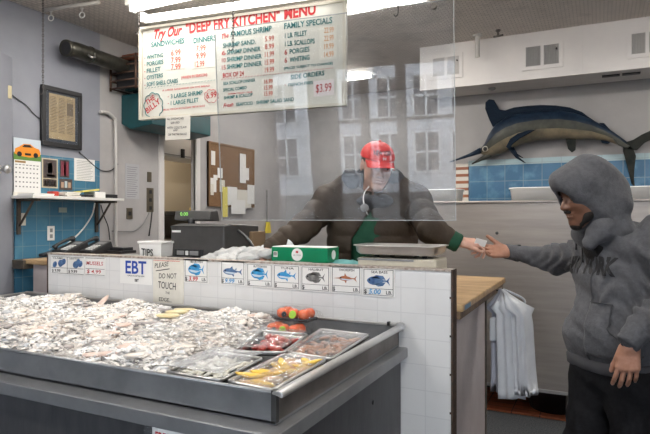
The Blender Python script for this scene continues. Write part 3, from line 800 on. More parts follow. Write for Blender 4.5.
t = thing('wall_outlet', 'white plastic wall outlet on the blue tiles', 'outlet', wx(50.5, 241, XW+.012))
m_ = MB(); a, b, c, d = wall_sheet(m_, 47, 54, 226, 240.5, XW+.012, 0, .008); m_.build('cover_plate', M_white, t, bevel=.002)
for v in (.3, .7): MB().box(XW+.020, XW+.0215, a+(b-a)*.3, a+(b-a)*.7, c+(d-c)*(v-.13), c+(d-c)*(v+.13)).build('socket', M_grey, t, bevel=.001)
# shelf
sh = thing('wall_shelf', 'white wall shelf on two dark brackets above the blue tiles', 'shelf', (XW, 2.85, 1.605))
sy0, sy1 = 2.46, 3.25
MB().box(XW+.0125, XW+.25, sy0, sy1, 1.605, 1.625).build('board', mat('shelf_board', (.66, .65, .62), .5), sh, bevel=.002)
for px in (18.5, 96.5):
    y = wx(px, 217, XW+.02).y
    y = min(max(y, 2.52), 3.2)
    br = MB().box(XW+.0125, XW+.03, y-.012, y+.012, 1.36, 1.605).box(XW+.0125, XW+.23, y-.012, y+.012, 1.588, 1.605)
    br.tube([(XW+.03, y, 1.42), (XW+.1, y, 1.50), (XW+.17, y, 1.59)], .008, 6)
    br.build('bracket', M_dkwood, sh)
# shelf contents
z = 1.6255; rnd = random.Random(5)
def stackpaper(yc, n, w, h, m, lab, nm='paper_stack', cat='papers'):
    t = MB()
    for i in range(n):
        a = rnd.uniform(-.06, .06); yy = yc+rnd.uniform(-.006, .006)
        u = Vector((math.cos(a), math.sin(a), 0))*.16; v = Vector((-math.sin(a), math.cos(a), 0))*w
        t.obox(Vector((XW+.06, yy-w/2, z+i*h)), u, v, (0, 0, h*.8))
    return tag(t.build(nm, m), lab, cat)
stackpaper(2.56, 2, .16, .008, M_paper, 'flat white papers at the left end of wall shelf')
stackpaper(2.80, 3, .12, .012, M_paper2, 'cream paper stack on the shelf beside the small red item')
tag(MB().box(XW+.1, XW+.16, 2.68, 2.73, z, z+.035).build('red_packet', mat('red_packet', (.5, .05, .03), .5), bevel=.004), 'small red packet on the wall shelf', 'packet')
tag(MB().box(XW+.08, XW+.2, 2.88, 3.0, z, z+.02).build('notebook', M_black, bevel=.003), 'dark notebook under the yellow papers on the shelf', 'notebook')
t = MB(); t.obox((XW+.07, 2.87, z+.024), (.14, .02, .012), (-.02, .17, .02), (0, 0, .012)); tag(t.build('yellow_notepad', M_ylp), 'yellow notepad lying on the notebook on shelf', 'notepad')
t = MB(); t.obox((XW+.07, 3.02, z), (.12, .0, 0), (.0, .10, .0), (0, 0, .045)); tag(t.build('white_carton', M_paper, bevel=.003), 'small white carton at right part of shelf', 'carton')
t = MB(); t.obox((XW+.07, 3.14, z), (.12, .0, 0), (.0, .10, .0), (0, 0, .03)); tag(t.build('card_holder', M_black, bevel=.003), 'black card holder at the right end of shelf', 'holder')
# cords
def cord(pts, r, m, label, name='cord'):
    return tag(MB().tube(catmull(pts, 5), r, 7).build(name, m), label, 'cord')
cord([wx(95, 203, XW+.05), wx(92, 215, XW+.03), wx(83, 229, XW+.03), wx(72, 240, XW+.04), wx(66, 245, XW+.05)], .006, M_white, 'white cord hanging from shelf down to the desk phones')
cord([wx(79, 152, XW+.01), wx(88, 160, XW+.02), wx(97, 168, XW+.012), wx(104, 171, XW+.01), wx(112, 170, XW+.008), wx(118, 164, XW+.008)], .004, M_black, 'thin dark wire running from the framed newspaper to the right')
cord([wx(9, 92, XW+.01), wx(16, 98, XW+.008), wx(26, 105, XW+.008), wx(33, 113, XW+.008), wx(40, 119, XW+.008)], .0035, M_dkgrey, 'thin grey wire on the wall left of the framed newspaper')
cord([wx(101, 205, XW+.01), wx(104, 216, XW+.012), wx(108, 226, XW+.012), wx(110, 240, XW+.012)], .004, M_black, 'thin black wire below the shelf end beside the white pipe')
cord([wx(149, 213, XW+.02), wx(143, 224, XW+.02), wx(134, 231, XW+.02), wx(118, 231, XW+.02), wx(112, 231, XW+.012)], .005, M_grey, 'grey cord looping across wall below the outlets')
cord([wx(152, 212, XW+.02), wx(151, 222, XW+.02), wx(149, 236, XW+.02)], .006, M_black, 'black cord hanging from the tall wall plate')
tag(MB().box(XW+.0, XW+.05, wx(0, 93).y-.15, wx(7.2, 93).y, wx(4, 99).z, wx(4, 86).z).build('thermostat_box', mat('yellowed_plastic', (.55, .48, .30), .5), bevel=.004), 'yellowed thermostat box on wall at the left picture edge', 'thermostat')
# white pipe
py0 = wx(116, 217, XW+.03).y
P0_ = [wx(100, 112, XW+.03), wx(108, 113, XW+.03), wx(114, 118, XW+.03), wx(115.5, 124, XW+.03), Vector((XW+.03, py0, 1.9)), Vector((XW+.03, py0, 1.1))]
tag(MB().tube(catmull(P0_, 5), .013, 10).build('white_conduit', M_galv), 'white conduit pipe bending down the wall right of the blue tiles', 'pipe')
# plates & notice
def plate(lab, x0, x1, yt, yb, n):
    t = thing('wall_plate', lab, 'outlet', wx((x0+x1)/2, yb))
    m = MB(); a, b, c, d = wall_sheet(m, x0, x1, yt, yb, XW, 0, .008); m.build('cover_plate', M_outl, t, bevel=.002)
    for i in range(n):
        zc = c+(d-c)*(i+.5)/n; MB().box(XW+.008, XW+.012, (a+b)/2-.014, (a+b)/2+.014, zc-.016, zc+.016).build('socket', M_black, t)
plate('dark metal outlet plate on wall nearest the white pipe', 126.3, 132, 208, 219, 1)
plate('tall dark outlet plate beside the kitchen doorway', 146.5, 153, 188, 212, 3)
plate('small dark thermostat plate above the tall outlet plate', 147, 151, 172, 182, 0)
t = thing('wall_notice', 'pale printed notice taped on the wall between pipe and doorway', 'notice', wx(132, 199))
m = MB(); a, b, c, d = wall_sheet(m, 125, 139, 164, 199, XW, 0, .003); m.build('sheet', mat('grey_paper', (.42, .42, .44), .6), t)
m = MB()
for r_ in range(15): m.box(XW+.003, XW+.0036, a+.02, b-.02-(r_*7 % 3)*.012, d-.03-r_*.018, d-.026-r_*.018)
m.build('print', M_inkg, t)
# dark round vent duct
D0 = wx(66, 48, XW+.14); D1 = wx(76, 50, XW+.14); D2 = wx(90, 55, XW+.14); D3 = wx(140, 72, XW+.14)
dct = thing('vent_duct', 'dark metal round vent duct running along the left wall below ceiling', 'duct', D0)
a = (D1-D0).normalized()
MB().tube([D0, D1, D2, D3, D3+(D3-D2)*.3], [.052, .058, .058, .056, .056], 22).build('pipe', M_pipe, dct)
MB().lathe(D0-a*.01, [(.03, .015), (.045, .015), (.058, 0), (.062, .02), (.054, .03)], 22, a, cap=False).build('end_flange', M_pipe, dct)
MB().lathe(D0, [(.046, -.002), (.0, -.001)], 22, a, cap=False).build('mouth', M_black, dct)
MB().lathe(D2, [(.058, -.012), (.064, -.01), (.064, .01), (.058, .012)], 22, (D3-D2)).build('band', M_pipe, dct)
MB().tube([D2+Vector((.05, -.06, -.02)), D2+Vector((.075, -.05, -.04)), D2+Vector((.08, -.02, -.03))], .008, 8).build('valve_handle', M_steel_r, dct)
for q in (.2, .85):
    c = D1.lerp(D3, q); MB().box(XW, c.x-.03, c.y-.012, c.y+.012, c.z+.0, c.z+.02).build('wall_strap', M_pipe, dct)
# teal cabinet and wire rack
q0, q1 = wx(123, 217, XW+.02).y, wx(171, 217, XW+.02).y
tc = thing('teal_wall_cabinet', 'dark teal metal wall cabinet behind the left end of menu board', 'cabinet', (XW, (q0+q1)/2, 2.19))
pl_ = [(XW, q0, 2.50), (XW, q0, 2.26), (XW+.10, q0, 2.21), (XW+.34, q0, 2.235), (XW+.34, q0, 2.50)]
MB().prism(pl_, (0, 4.22-q0, 0)).build('body', M_teal, tc, bevel=.006)
MB().box(XW+.34, XW+.346, q0+.05, q0+.14, 2.30, 2.33).build('orange_sticker', mat('orange_sticker', (.75, .22, .03), .5), tc)
MB().box(XW+.34, XW+.344, q0+.02, 4.2, 2.39, 2.396).build('seam', M_black, tc)
rk = thing('wire_rack', 'brown wire rack holding dark trays on top of the teal cabinet', 'rack', (XW+.17, q0+.1, 2.505))
mb = MB(); ya, yb_ = q0-.14, q0+.26
for zz in (2.52, 2.58, 2.64, 2.70, 2.76):
    mb.tube([(XW+.03, ya, zz), (XW+.3, ya, zz), (XW+.3, yb_, zz), (XW+.03, yb_, zz)], .007, 6, closed=True)
for (xx, yy) in ((XW+.03, ya), (XW+.3, ya), (XW+.3, yb_), (XW+.03, yb_), (XW+.3, (ya+yb_)/2)): mb.tube([(xx, yy, 2.5), (xx, yy, 2.78)], .009, 6)
mb.build('wire_frame', M_brownw, rk)
for i in range(4):
    MB().box(XW+.05, XW+.28, ya+.04+i*.09, ya+.1+i*.09, 2.53, 2.74).build('tray', M_teal if i % 2 else M_black, rk, bevel=.004)
MB().box(XW+.02, XW+.28, ya+.12, yb_, 2.785, 2.83).build('folded_cloth', mat('rust_cloth', (.20, .06, .03), .8), rk, bevel=.01)

# ---- kitchen beyond the doorway
struct('wall_kitchen', MB().box(XL-1.6, XL-1.5, 3.0, 6.4, 0, CZ).box(XL-1.6, XL-.13, 6.3, 6.4, 0, CZ).box(XL-1.6, XL-.13, 3.0, 3.1, 0, CZ), M_steelk)
struct('floor_kitchen', MB().box(XL-1.6, XL-.13, 3., 6.4, -.05, 0), M_kdark)
struct('ceiling_kitchen', MB().box(XL-1.6, XL-.91, 3., 6.4, CZ, CZ+.05), M_ceil)
kc = thing('kitchen_wall_cabinet', 'white kitchen wall cabinet with dark latch seen through the doorway', 'cabinet', (XL-.35, 4.9, 2.06))
a = onX(164, 217, XL-.3); b = onX(197, 217, XL-.3); zt_ = onX(180, 139, XL-.3).z; zb_ = onX(180, 158, XL-.3).z
MB().box(XL-.62, XL-.3, a.y-.1, b.y+.25, zb_, zt_+.25).build('body', M_white, kc, bevel=.008)
c = onX(182, 154, XL-.3); MB().box(XL-.3, XL-.28, c.y-.02, c.y+.02, c.z-.04, c.z+.05).build('latch', M_black, kc)
MB().box(XL-.3, XL-.295, a.y-.1, b.y+.25, zb_+.02, zb_+.026).build('rail', M_grey, kc)
kr = thing('kitchen_fryer', 'stainless kitchen fryer with dark hood shelf seen through the doorway', 'fryer', (XL-.8, 5.2, 0))
z1_ = onX(182, 213, XL-.6).z
MB().box(XL-1.2, XL-.5, 4.5, 6.1, 0, 1.25).build('body', mat('fryer_beige', (.22, .19, .15), .4, metal=.5), kr, bevel=.01)
MB().box(XL-1.2, XL-.45, 4.5, 6.1, z1_-.03, z1_+.015).build('top_shelf', M_kdark, kr, bevel=.004)
MB().box(XL-1.2, XL-1.15, 4.5, 6.1, 1.25, 1.9).build('back_panel', M_steelk, kr)
for i in range(4): MB().tube([(XL-.49, 4.6+i*.4, .7), (XL-.49, 4.6+i*.4, 1.15)], .012, 8).build('handle', M_steel_r, kr)
MB().tube([(XL-.55, 5.0, z1_+.015), (XL-.55, 5.0, z1_+.05), (XL-.55, 5.4, z1_+.05), (XL-.55, 5.4, z1_+.015)], .012, 8).build('shelf_rail', mat('yellow_rail', (.5, .35, .12), .4), kr)
ld = bpy.data.lights.new('kitchen_lamp', 'AREA'); ld.size = .6; ld.energy = 34; ld.color = (1, .9, .75)
kl = thing('kitchen_ceiling_light', 'warm kitchen ceiling light beyond the doorway', 'ceiling light', (XL-.8, 4.8, CZ-.06))
MB().box(XL-1.1, XL-.5, 4.5, 5.1, CZ-.05, CZ).build('diffuser', M_fix, kl)
lo = bpy.data.objects.new('kitchen_lamp', ld); COL.objects.link(lo); lo.parent = kl; lo.location = (0, 0, -.02)

# ---- corkboard
cb_ = thing('corkboard', 'brown corkboard with pinned papers seen through the clear shield', 'corkboard', wx(230, 206))
a, b = wx(207, 217).y, wx(252.5, 217).y; z0, z1 = wx(230, 207).z, wx(230, 145.5).z
MB().box(XW, XW+.02, a, b, z0, z1).build('board', M_cork, cb_)
MB().box(XW, XW+.028, a, b, z1-.02, z1).box(XW, XW+.028, a, b, z0, z0+.02).box(XW, XW+.028, a, a+.02, z0+.02, z1-.02).box(XW, XW+.028, b-.02, b, z0+.02, z1-.02).build('frame', mat('cork_frame', (.20, .11, .05), .6), cb_)
for i, (x0, x1, yt, yb, m) in enumerate(((211, 215, 151, 165, M_paper), (209.5, 216, 178, 192, M_paper), (213, 217, 175, 180, M_paper), (217, 222, 168, 178, M_paper), (210, 213, 184, 195, M_paper2), (219, 224, 180, 192, M_paper2), (239, 245, 154, 183, M_paper), (241, 248, 168, 180, M_paper), (226, 236, 187, 205, M_paper), (236, 250, 190, 208, M_paper2), (230, 244, 200, 214, M_paper), (246, 253, 185, 204, M_paper), (221, 226, 187, 217, M_ylp))):
    mb = MB(); wall_sheet(mb, x0, x1, yt, yb, XW+.02, .002+.0015*i, .0035+.0015*i)
    lab = {12: 'yellow paper slip hanging from the corkboard'}.get(i, 'white paper slip pinned on the corkboard')
    tag(mb.build('pinned_paper', m), lab, 'paper', 'slips pinned on the corkboard' if i != 12 else None)
# yellow brush hanging on the far wall
t = thing('hanging_brush', 'small yellow brush hanging by a dark string on the wall behind the shield', 'brush', wx(267, 233, XW))
p = wx(267, 190, XW+.03); q = wx(267, 222, XW+.03); r_ = wx(267, 233, XW+.03)
MB().tube([p, q], .004, 6).build('string', M_black, t)
MB().prism([q+Vector((0, -.02, 0)), q+Vector((0, .02, 0)), r_+Vector((0, .05, 0)), r_+Vector((0, -.05, 0))], (.03, 0, 0)).build('head', M_yellow, t)

# ================================================================ steel counter at the back
pc = thing('steel_counter', 'tall stainless steel counter front across the back of the shop', 'counter', (.6, 4.6, 0))
MB().box(-1.19, XR, 4.33, 5.08, .212, 1.585).build('body', M_steel, pc)
MB().box(-1.20, XR, 4.315, 5.08, 1.585, 1.602).build('top', M_steel, pc, bevel=.004)
MB().box(-1.19, XR, 4.322, 4.33, .212, .235).build('lower_rail', M_steel_r, pc)
for x in (-1.1, -.2, .9, 2.2): MB().tube([(x, 4.5, 0), (x, 4.5, .212)], .03, 12).build('leg', M_steel, pc)
for px, py in ((481, 246), (497, 233), (620, 330)):
    q = onY(px, py, 4.33); MB().lathe(q, [(.012, 0), (.012, .004), (0, .006)], 10, (0, -1, 0)).build('rivet', M_steel_d, pc)
struct('baseboard_back', MB().box(-1.6, XR, 4.95, 5.0, 0, .3), M_dkbrick)
struct('floor_strip', MB().box(-1.6, XR, 4.41, 4.95, 0, .012), M_brick)
tb = thing('dark_tub', 'black tub pushed under the steel counter', 'tub', onY(552, 415, 4.55)*1)
c = onY(553, 405, 4.62); tb.location = (c.x, 4.66, .012)
MB().lathe((c.x, 4.66, .012), [(.17, 0), (.2, .16), (.212, .165), (.212, .18), (.19, .18), (.16, .01)], 30).build('bowl', M_black, tb)
MB().tube([(c.x-.205, 4.66, .15), (c.x-.24, 4.66, .13), (c.x-.205, 4.66, .10)], .006, 6).build('handle', M_grey, tb)
def wtub(px, w, label, Yc=4.56, yt=187):
    c = onY(px, 200, Yc); zt_ = onY(px, yt, Yc-.15).z; h = zt_-1.603
    t = thing('white_tub', label, 'tub', (c.x, Yc, 1.603), 'white plastic tubs on the steel counter')
    r = w/2
    mb = MB(); n = 40
    def sq(rr, z, e=.55):
        o = []
        for k in range(n):
            a = 2*PI*k/n; cx_, cy_ = math.cos(a), math.sin(a)
            o.append((c.x+math.copysign(abs(cx_)**e, cx_)*rr, Yc+math.copysign(abs(cy_)**e, cy_)*rr*.72, 1.603+z))
        return o
    rings = [sq(r*.92, 0), sq(r*.98, h*.9), sq(r, h*.92), sq(r, h), sq(r*.95, h), sq(r*.84, .01)]
    vs = [v for q in rings for v in q]; fs = []
    for i in range(len(rings)-1):
        for k in range(n): fs.append((i*n+k, i*n+(k+1) % n, (i+1)*n+(k+1) % n, (i+1)*n+k))
    fs += [tuple(range(n))[::-1], tuple(range(5*n, 6*n))]
    mb.add(vs, fs, True); mb.build('body', M_tub, t)
    rim = MB(); rp = sq(r*1.005, h-.004); rim.tube(rp, .006, 6, closed=True); rim.build('rim', M_tub, t)
    return t
wtub(535.5, .37, 'white plastic tub on the steel counter left of the hooded customer')
wtub(634, .35, 'white plastic tub on steel counter behind the hooded customer', yt=186)
wtub(442, .34, 'white plastic tub on steel counter at right edge of the clear shield', yt=189)

# ================================================================ marlin
mar = thing('mounted_marlin', 'mounted blue marlin with open bill on the wall above the blue tiles', 'mounted fish', onY(556, 126, 5.0))
YM = 5.0
def my(px, py, Y=YM): return onY(px, py, Y)
top_ = [(479, 151), (484.5, 143.5), (489, 134), (495.6, 124.5), (505, 118), (516, 114.5), (538, 111), (560, 110.5), (575, 113), (590, 118.7), (606, 127), (618, 135), (628, 142.5)]
bot_ = [(480, 153.5), (486, 156), (492, 156.5), (500, 154.5), (509, 150), (522, 143.8), (541, 140), (560, 139.2), (575, 139.4), (592, 139), (606, 141), (617, 144.5), (626, 148)]
def rings_of(ts, bs, thick, n=20, mb=None, mb2=None, split=.30):
    R_ = []
    for (t_, b_) in zip(ts, bs):
        a, b = my(*t_), my(*b_); c = (a+b)/2; hh = (a-b)/2
        dv = Vector((0, 1, 0)); L = hh.length
        dd = min(L*thick, .085)
        R_.append([c+hh*math.cos(2*PI*k/n)-dv*dd*math.sin(2*PI*k/n) for k in range(n)])
    return R_
Rg = rings_of(top_, bot_, .62)
n = 20; mb = MB(); mb.smooth = True
for i in range(len(Rg)-1):
    for k in range(n):
        q = [Rg[i][k], Rg[i][(k+1) % n], Rg[i+1][(k+1) % n], Rg[i+1][k]]
        kk = min(k, n-1-k)
        mb.cur = 0 if kk < 4 else (1 if kk < 6 else 2)
        mb.add(q, [(0, 1, 2, 3)], True)
mb.cur = 0
mb.add(Rg[-1], [tuple(range(n))]); mb.add(Rg[0], [tuple(range(n))[::-1]])
M_mb = mat('marlin_back', (.005, .010, .022), .45, spec=.2, var=(.012, .025, .045), vscale=14, bump=.1, bscale=40)
M_mm = mat('marlin_flank', (.03, .032, .028), .45, spec=.25, var=(.055, .055, .045), vscale=12, bump=.1, bscale=40)
M_ms = mat('marlin_belly', (.17, .138, .09), .35, spec=.3, var=(.09, .08, .06), vscale=9, bump=.12, bscale=50)  # pale belly; its golden glossy highlight is mixed into this colour
M_mf = mat('marlin_fin', (.004, .009, .020), .7, spec=.1, var=(.007, .014, .024), vscale=25, bump=.2, bscale=60, stretch=(1, 1, 4))
M_mt = mat('marlin_tail', (.010, .013, .013), .7, spec=.1, var=(.028, .028, .024), vscale=12, bump=.15, bscale=30)
mb.build('body', [M_mb, M_mm, M_ms], mar)
def fin(name, pts, m, Y=YM, th=.014, taper=True):
    P = [my(*p, Y) for p in pts]; c = sum(P, Vector())/len(P)
    mb = MB(); mb.prism([p+Vector((0, -th/2, 0)) for p in P], (0, th, 0)); return mb.build(name, m, mar, bevel=.004)
MB().tube([my(481, 150.5), my(470, 155), my(450, 162)], [.028, .016, .004], 10).build('bill', M_mb, mar)
MB().tube([my(492, 152.5), my(485, 157), my(472, 164)], [.032, .020, .005], 10).build('lower_jaw', M_mm, mar)
c = my(485.3, 149, YM-.045); MB().ball(c, .017, 12).build('eye', M_black, mar)
MB().lathe(c, [(.022, -.002), (.026, .004), (.018, .01)], 16, (0, -1, 0), cap=False).build('eye_ring', mat('eye_ring', (.45, .42, .36), .4), mar)
fin('dorsal_fin', [(493, 127), (489, 119), (485.2, 109), (485.5, 102.5), (489, 99.3), (494, 100), (497, 105), (499.5, 109.5), (505, 110.5), (514, 107.5), (526, 106), (541, 105), (556, 105.5), (570, 107.5), (582, 112), (590, 118), (596, 122), (575, 116), (555, 113), (530, 114), (510, 119)], M_mf)
fin('second_dorsal_fin', [(599, 123), (604, 123), (608.5, 128), (614, 133.5), (606, 130)], M_mf)
fin('tail_upper_lobe', [(625, 142.5), (633, 140), (642, 134.5), (652, 130), (664, 124.5), (675, 117), (668, 128.5), (656, 137), (645, 142.5), (637, 150), (628, 150)], M_mt, th=.022)
fin('tail_lower_lobe', [(623, 144), (633, 148), (636, 156), (634.5, 168), (634, 178), (635, 187), (631.5, 184), (628.5, 172), (625.5, 160), (623, 151)], M_mt, th=.022)
fin('tail_keel', [(612, 138), (622, 142), (630, 146), (627, 148.5), (618, 145)], M_mm, Y=YM-.03, th=.03)
fin('pectoral_fin', [(506, 147), (510, 139), (518, 133.5), (528, 130.3), (536, 129.7), (529, 133.5), (520, 138.5), (513, 144), (509, 149)], M_mf, Y=YM-.10, th=.012)
for a, b in (((510, 148), (525.5, 163)), ((512, 148), (523, 158))):
    MB().tube([my(*a, YM-.04), my((a[0]+b[0])/2-1, (a[1]+b[1])/2+1.5, YM-.05), my(*b, YM-.05)], [.016, .011, .003], 8).build('pelvic_fin', M_mf, mar)
fin('anal_fin', [(565.5, 138), (576, 138), (576, 144), (575.5, 150), (572, 152.5), (568, 149)], M_mt, th=.016)
fin('small_anal_fin', [(600, 139.5), (612, 141), (608, 144), (602, 143)], M_mf)
MB().box(my(530, 120).x, my(575, 120).x, 5.03, 5.1, my(550, 128).z-.04, my(550, 128).z+.04).build('wall_mount', M_dkwood, mar)
# ================================================================ service counter
YC = 2.25
x_l, x_r = onY(48, 217, YC).x, -.536
ZW = 1.265
tw = thing('tiled_counter_wall', 'low white tiled counter wall covered with fish price cards', 'counter wall', ((x_l+x_r)/2, YC+.03, 0))
MB().box(x_l, x_r, YC, YC+.055, 0, ZW).build('tiled_face', M_wtile, tw)
MB().box(x_l, x_r, YC-.004, YC+.06, ZW-.006, ZW+.003).build('top_strip', mat('worn_top_strip', (.50, .46, .42), .6, var=(.20, .14, .11), vscale=45), tw)
MB().box(x_r-.002, x_r+.006, YC-.005, YC+.06, 0, ZW+.002).box(x_l-.004, x_l+.002, YC-.004, YC+.06, 0, ZW).build('rusty_corner_strip', M_rust, tw)
for k in range(7):
    MB().box(x_r-.008, x_r+.007, YC-.0046, YC-.001, .22+k*.155, .228+k*.155).build('rust_chip', M_rust, tw)
# counter tops
ct = thing('service_counter', 'service counter behind the tiled wall with worn wood tops at both ends', 'counter', (-1.9, 2.6, 0))
MB().box(x_l+.02, -1.44, YC+.06, 2.86, 1.19, 1.225).box(-1.44, -.83, YC+.06, 2.50, 1.19, 1.225).build('laminate_top', mat('laminate', (.33, .35, .34), .4, var=(.27, .30, .29), vscale=6), ct)
MB().box(x_l+.05, -1.46, 2.32, 2.82, 0, 1.19).box(-1.46, -.84, 2.32, 2.46, 0, 1.19).build('base', M_panel, ct)
wl = onZ(18, 263, 1.17)
MB().box(-3.50, x_l+.015, 2.49, 3.12, 1.162, 1.197).build('left_wood_top', M_wood, ct, bevel=.008)
MB().box(-3.585, -3.46, 2.47, 2.62, 1.13, 1.190).build('dark_wood_block', M_dkwood, ct, bevel=.004)
MB().box(-3.44, x_l+.03, 2.53, 3.08, 0, 1.162).build('left_panel', M_panel, ct)
MB().box(-.828, -.505, YC+.062, 3.466, 1.088, 1.12).build('right_wood_top', M_wood, ct, bevel=.006)
MB().box(-.806, -.516, YC+.07, 3.44, 1.055, 1.088).build('worn_wood_edge', M_wood2, ct, bevel=.004)
MB().box(-.79, -.55, YC+.06, 3.05, 0, 1.055).build('side_panel', M_panel, ct)
MB().box(-.80, -.542, 3.05, 3.065, 0, 1.055).build('end_strip', M_dkwood, ct)
MB().box(-.505, -.5045, YC+.10, YC+.22, 1.092, 1.112).build('blue_tape', mat('blue_tape', (.12, .22, .32), .5), ct)

# ---- cards on the tiled wall
NY = Vector((0, -1, 0))
def ysheet(mb, x0, x1, yt, yb, d0, d1):
    a, b = onY(x0, 217, YC), onY(x1, 217, YC); zt_, zb_ = onY((x0+x1)/2, yt, YC).z, onY((x0+x1)/2, yb, YC).z
    mb.box(a.x, b.x, YC-d1, YC-d0, zb_, zt_); return a.x, b.x, zb_, zt_
def fish_shape(cx, cz, L, hgt, kind):
    """outline points of a fish facing left, centred"""
    out = []
    n = 22
    body = []
    for k in range(n+1):
        t = k/n; w = math.sin(PI*min(t*1.02, 1)**.8)**.8; body.append((-.5+.78*t, w))
    up = [(x, .5*w*hgt/L+.02*(1 if k > n-2 else 0)) for k, (x, w) in enumerate(body)]
    dn = [(x, -.5*w*hgt/L) for x, w in body][::-1]
    tail = [(.36, .03), (.5, .5*hgt/L*(1.0 if kind != 'sword' else 1.3)), (.43, 0), (.5, -.5*hgt/L*(1.0 if kind != 'sword' else 1.3)), (.36, -.03)]
    pts = up[:-1]+tail+dn[1:]
    return [Vector((cx+x*L, YC-.0046, cz+z*L)) for x, z in pts]
def fish_card(px0, px1, yt, yb, title, kind, price, label, flip=True, pricecol=None, gap=0.):
    a = onY(px0, 217, YC).x
    t = thing('fish_price_card', label, 'price card', ((a+onY(px1, 217, YC).x)/2, YC-.003, onY((px0+px1)/2, yb, YC).z))
    mb = MB(); x0, x1, z0, z1 = ysheet(mb, px0, px1, yt, yb, .001, .004); mb.build('card', M_paper, t)
    W, Hh = x1-x0, z1-z0
    lr = MB(); y = YC-.0042
    def bar(u0, u1, v0, v1, m=lr): m.box(x0+W*u0, x0+W*u1, y-.0004, y, z0+Hh*v0, z0+Hh*v1)
    bar(.04, .96, .95, .965); bar(.04, .96, .27, .285); bar(.04, .96, .045, .06); bar(.04, .055, .05, .96); bar(.945, .96, .05, .96)
    if title: write(lr, title, (x0+W*.28, y, z0+Hh*.83), (x0+W*.78, y, z0+Hh*.83), Hh*.09, UP, NY, 0, .01, .0006)
    write(lr, 'LB.', (x0+W*.74, y, z0+Hh*.1), (x0+W*.92, y, z0+Hh*.1), Hh*.12, UP, NY, 0, .02, .0006)
    write(lr, '$', (x0+W*.06, y, z0+Hh*.09), (x0+W*.14, y, z0+Hh*.09), Hh*.15, UP, NY, 0, .02, .0006)
    lr.build('print', M_ink, t)
    if price:
        pm_ = MB(); write(pm_, price, (x0+W*.2, y, z0+Hh*.09), (x0+W*.58, y, z0+Hh*.09), Hh*.17, UP, NY, .2, .02, .001); pm_.build('handwritten_price', pricecol or M_fb, t)
    P = {'tuna': (.72, .24, M_fb), 'butter': (.66, .30, M_fb), 'cod': (.78, .22, M_fd), 'flat': (.66, .26, M_fg), 'sword': (.6, .15, M_fo), 'bass': (.72, .25, M_fd)}[kind]
    L, hg = W*P[0], W*P[1]; cx = (x0+x1)/2+(W*.06 if kind == 'sword' else 0); cz = z0+Hh*.56
    f = MB(); pts = fish_shape(cx, cz, L, hg, kind); f.prism(pts, (0, .0006, 0))
    q = lambda u, v: Vector((cx+u*L, YC-.0046, cz+v*hg))
    if kind == 'sword': f.prism([q(-.47, .15), q(-.82, -.05), q(-.47, -.1)], (0, .0006, 0)); f.prism([q(-.2, .4), q(-.16, 1.1), q(-.05, .4)], (0, .0006, 0)); f.prism([q(-.2, -.4), q(-.1, -1.0), q(-.06, -.4)], (0, .0006, 0))
    elif kind in ('butter', 'flat', 'bass'): f.prism([q(-.3, .35), q(-.1, .66), q(.2, .6), q(.32, .15)], (0, .0006, 0)); f.prism([q(-.2, -.4), q(0, -.66), q(.2, -.55), q(.32, -.12)], (0, .0006, 0))
    else: f.prism([q(-.15, .45), q(-.02, .85), q(.02, .42)], (0, .0006, 0)); f.prism([q(.12, .33), q(.2, .6), q(.2, .25)], (0, .0006, 0)); f.prism([q(-.05, -.45), q(.06, -.8), q(.08, -.4)], (0, .0006, 0))
    fo = f.build('fish_picture', P[2], t)
    b = MB(); b.prism([Vector((cx+u*L, YC-.0050, cz+v*hg)) for u, v in ((-.46, -.06), (-.3, -.3), (0, -.36), (.25, -.14), (.0, -.12), (-.3, -.05))], (0, .0003, 0)); 
    if kind not in ('flat', 'bass'): b.build('belly', M_fl, fo)
    e = MB().lathe((cx-.38*L, YC-.0052, cz+.08*hg), [(.004, 0), (.004, .0008)], 8, (0, -1, 0)); e.build('eye', M_ink, fo)
    return t
fish_card(184.6, 208.8, 258.8, 283, 'BLUE FISH', 'butter', '3.99', 'price card with a bright blue fish, right of the handwritten please do not touch sign', pricecol=M_red)
fish_card(221, 245.5, 261, 285, '', 'cod', '9.99', 'price card with slim dark blue fish, left of the BUTTERFISH card')
fish_card(247, 273, 263.5, 287.2, 'BUTTERFISH', 'butter', '', 'price card titled BUTTERFISH with a bright blue fish')
fish_card(273.8, 300.2, 265, 289.3, 'TUNA', 'tuna', '', 'price card titled TUNA with a blue fish')
fish_card(301, 330.5, 266.3, 291.5, 'HALIBUT', 'flat', '', 'price card titled HALIBUT with a grey flat fish')
fish_card(331.5, 361.5, 266.5, 293.5, 'SWORDFISH', 'sword', '', 'price card titled SWORDFISH with an orange brown fish')
fish_card(362.8, 395, 268.5, 296.5, 'SEA BASS', 'bass', '5.00', 'price card titled SEA BASS with a dark blue fish, rightmost card')
# clams and mussels cards
t = thing('clam_price_card', 'double price card with two pictures of dark shells at left end of the wall', 'price card', onY(68, 274, YC))
mb = MB(); x0, x1, z0, z1 = ysheet(mb, 51.7, 85, 256.3, 274.2, .001, .004); mb.build('card', M_paper, t); W, Hh = x1-x0, z1-z0
lr = MB(); y = YC-.0042
for (u0, u1, v0, v1) in ((.02, .98, .95, .97), (.02, .98, .33, .35), (.49, .5, .03, .95), (.02, .98, .03, .05)): lr.box(x0+W*u0, x0+W*u1, y-.0004, y, z0+Hh*v0, z0+Hh*v1)
for u, st in ((.06, 'CLAMS'), (.56, 'CHERRYSTONE')): write(lr, st, (x0+W*u, y, z0+Hh*.84), (x0+W*(u+.3), y, z0+Hh*.84), Hh*.08, UP, NY, 0, .01, .0006)
for u in (.03, .53): write(lr, '$ 9.99', (x0+W*u, y, z0+Hh*.1), (x0+W*(u+.26), y, z0+Hh*.1), Hh*.16, UP, NY, 0, .02, .0006)
lr.build('print', M_ink, t)
rnd = random.Random(2)
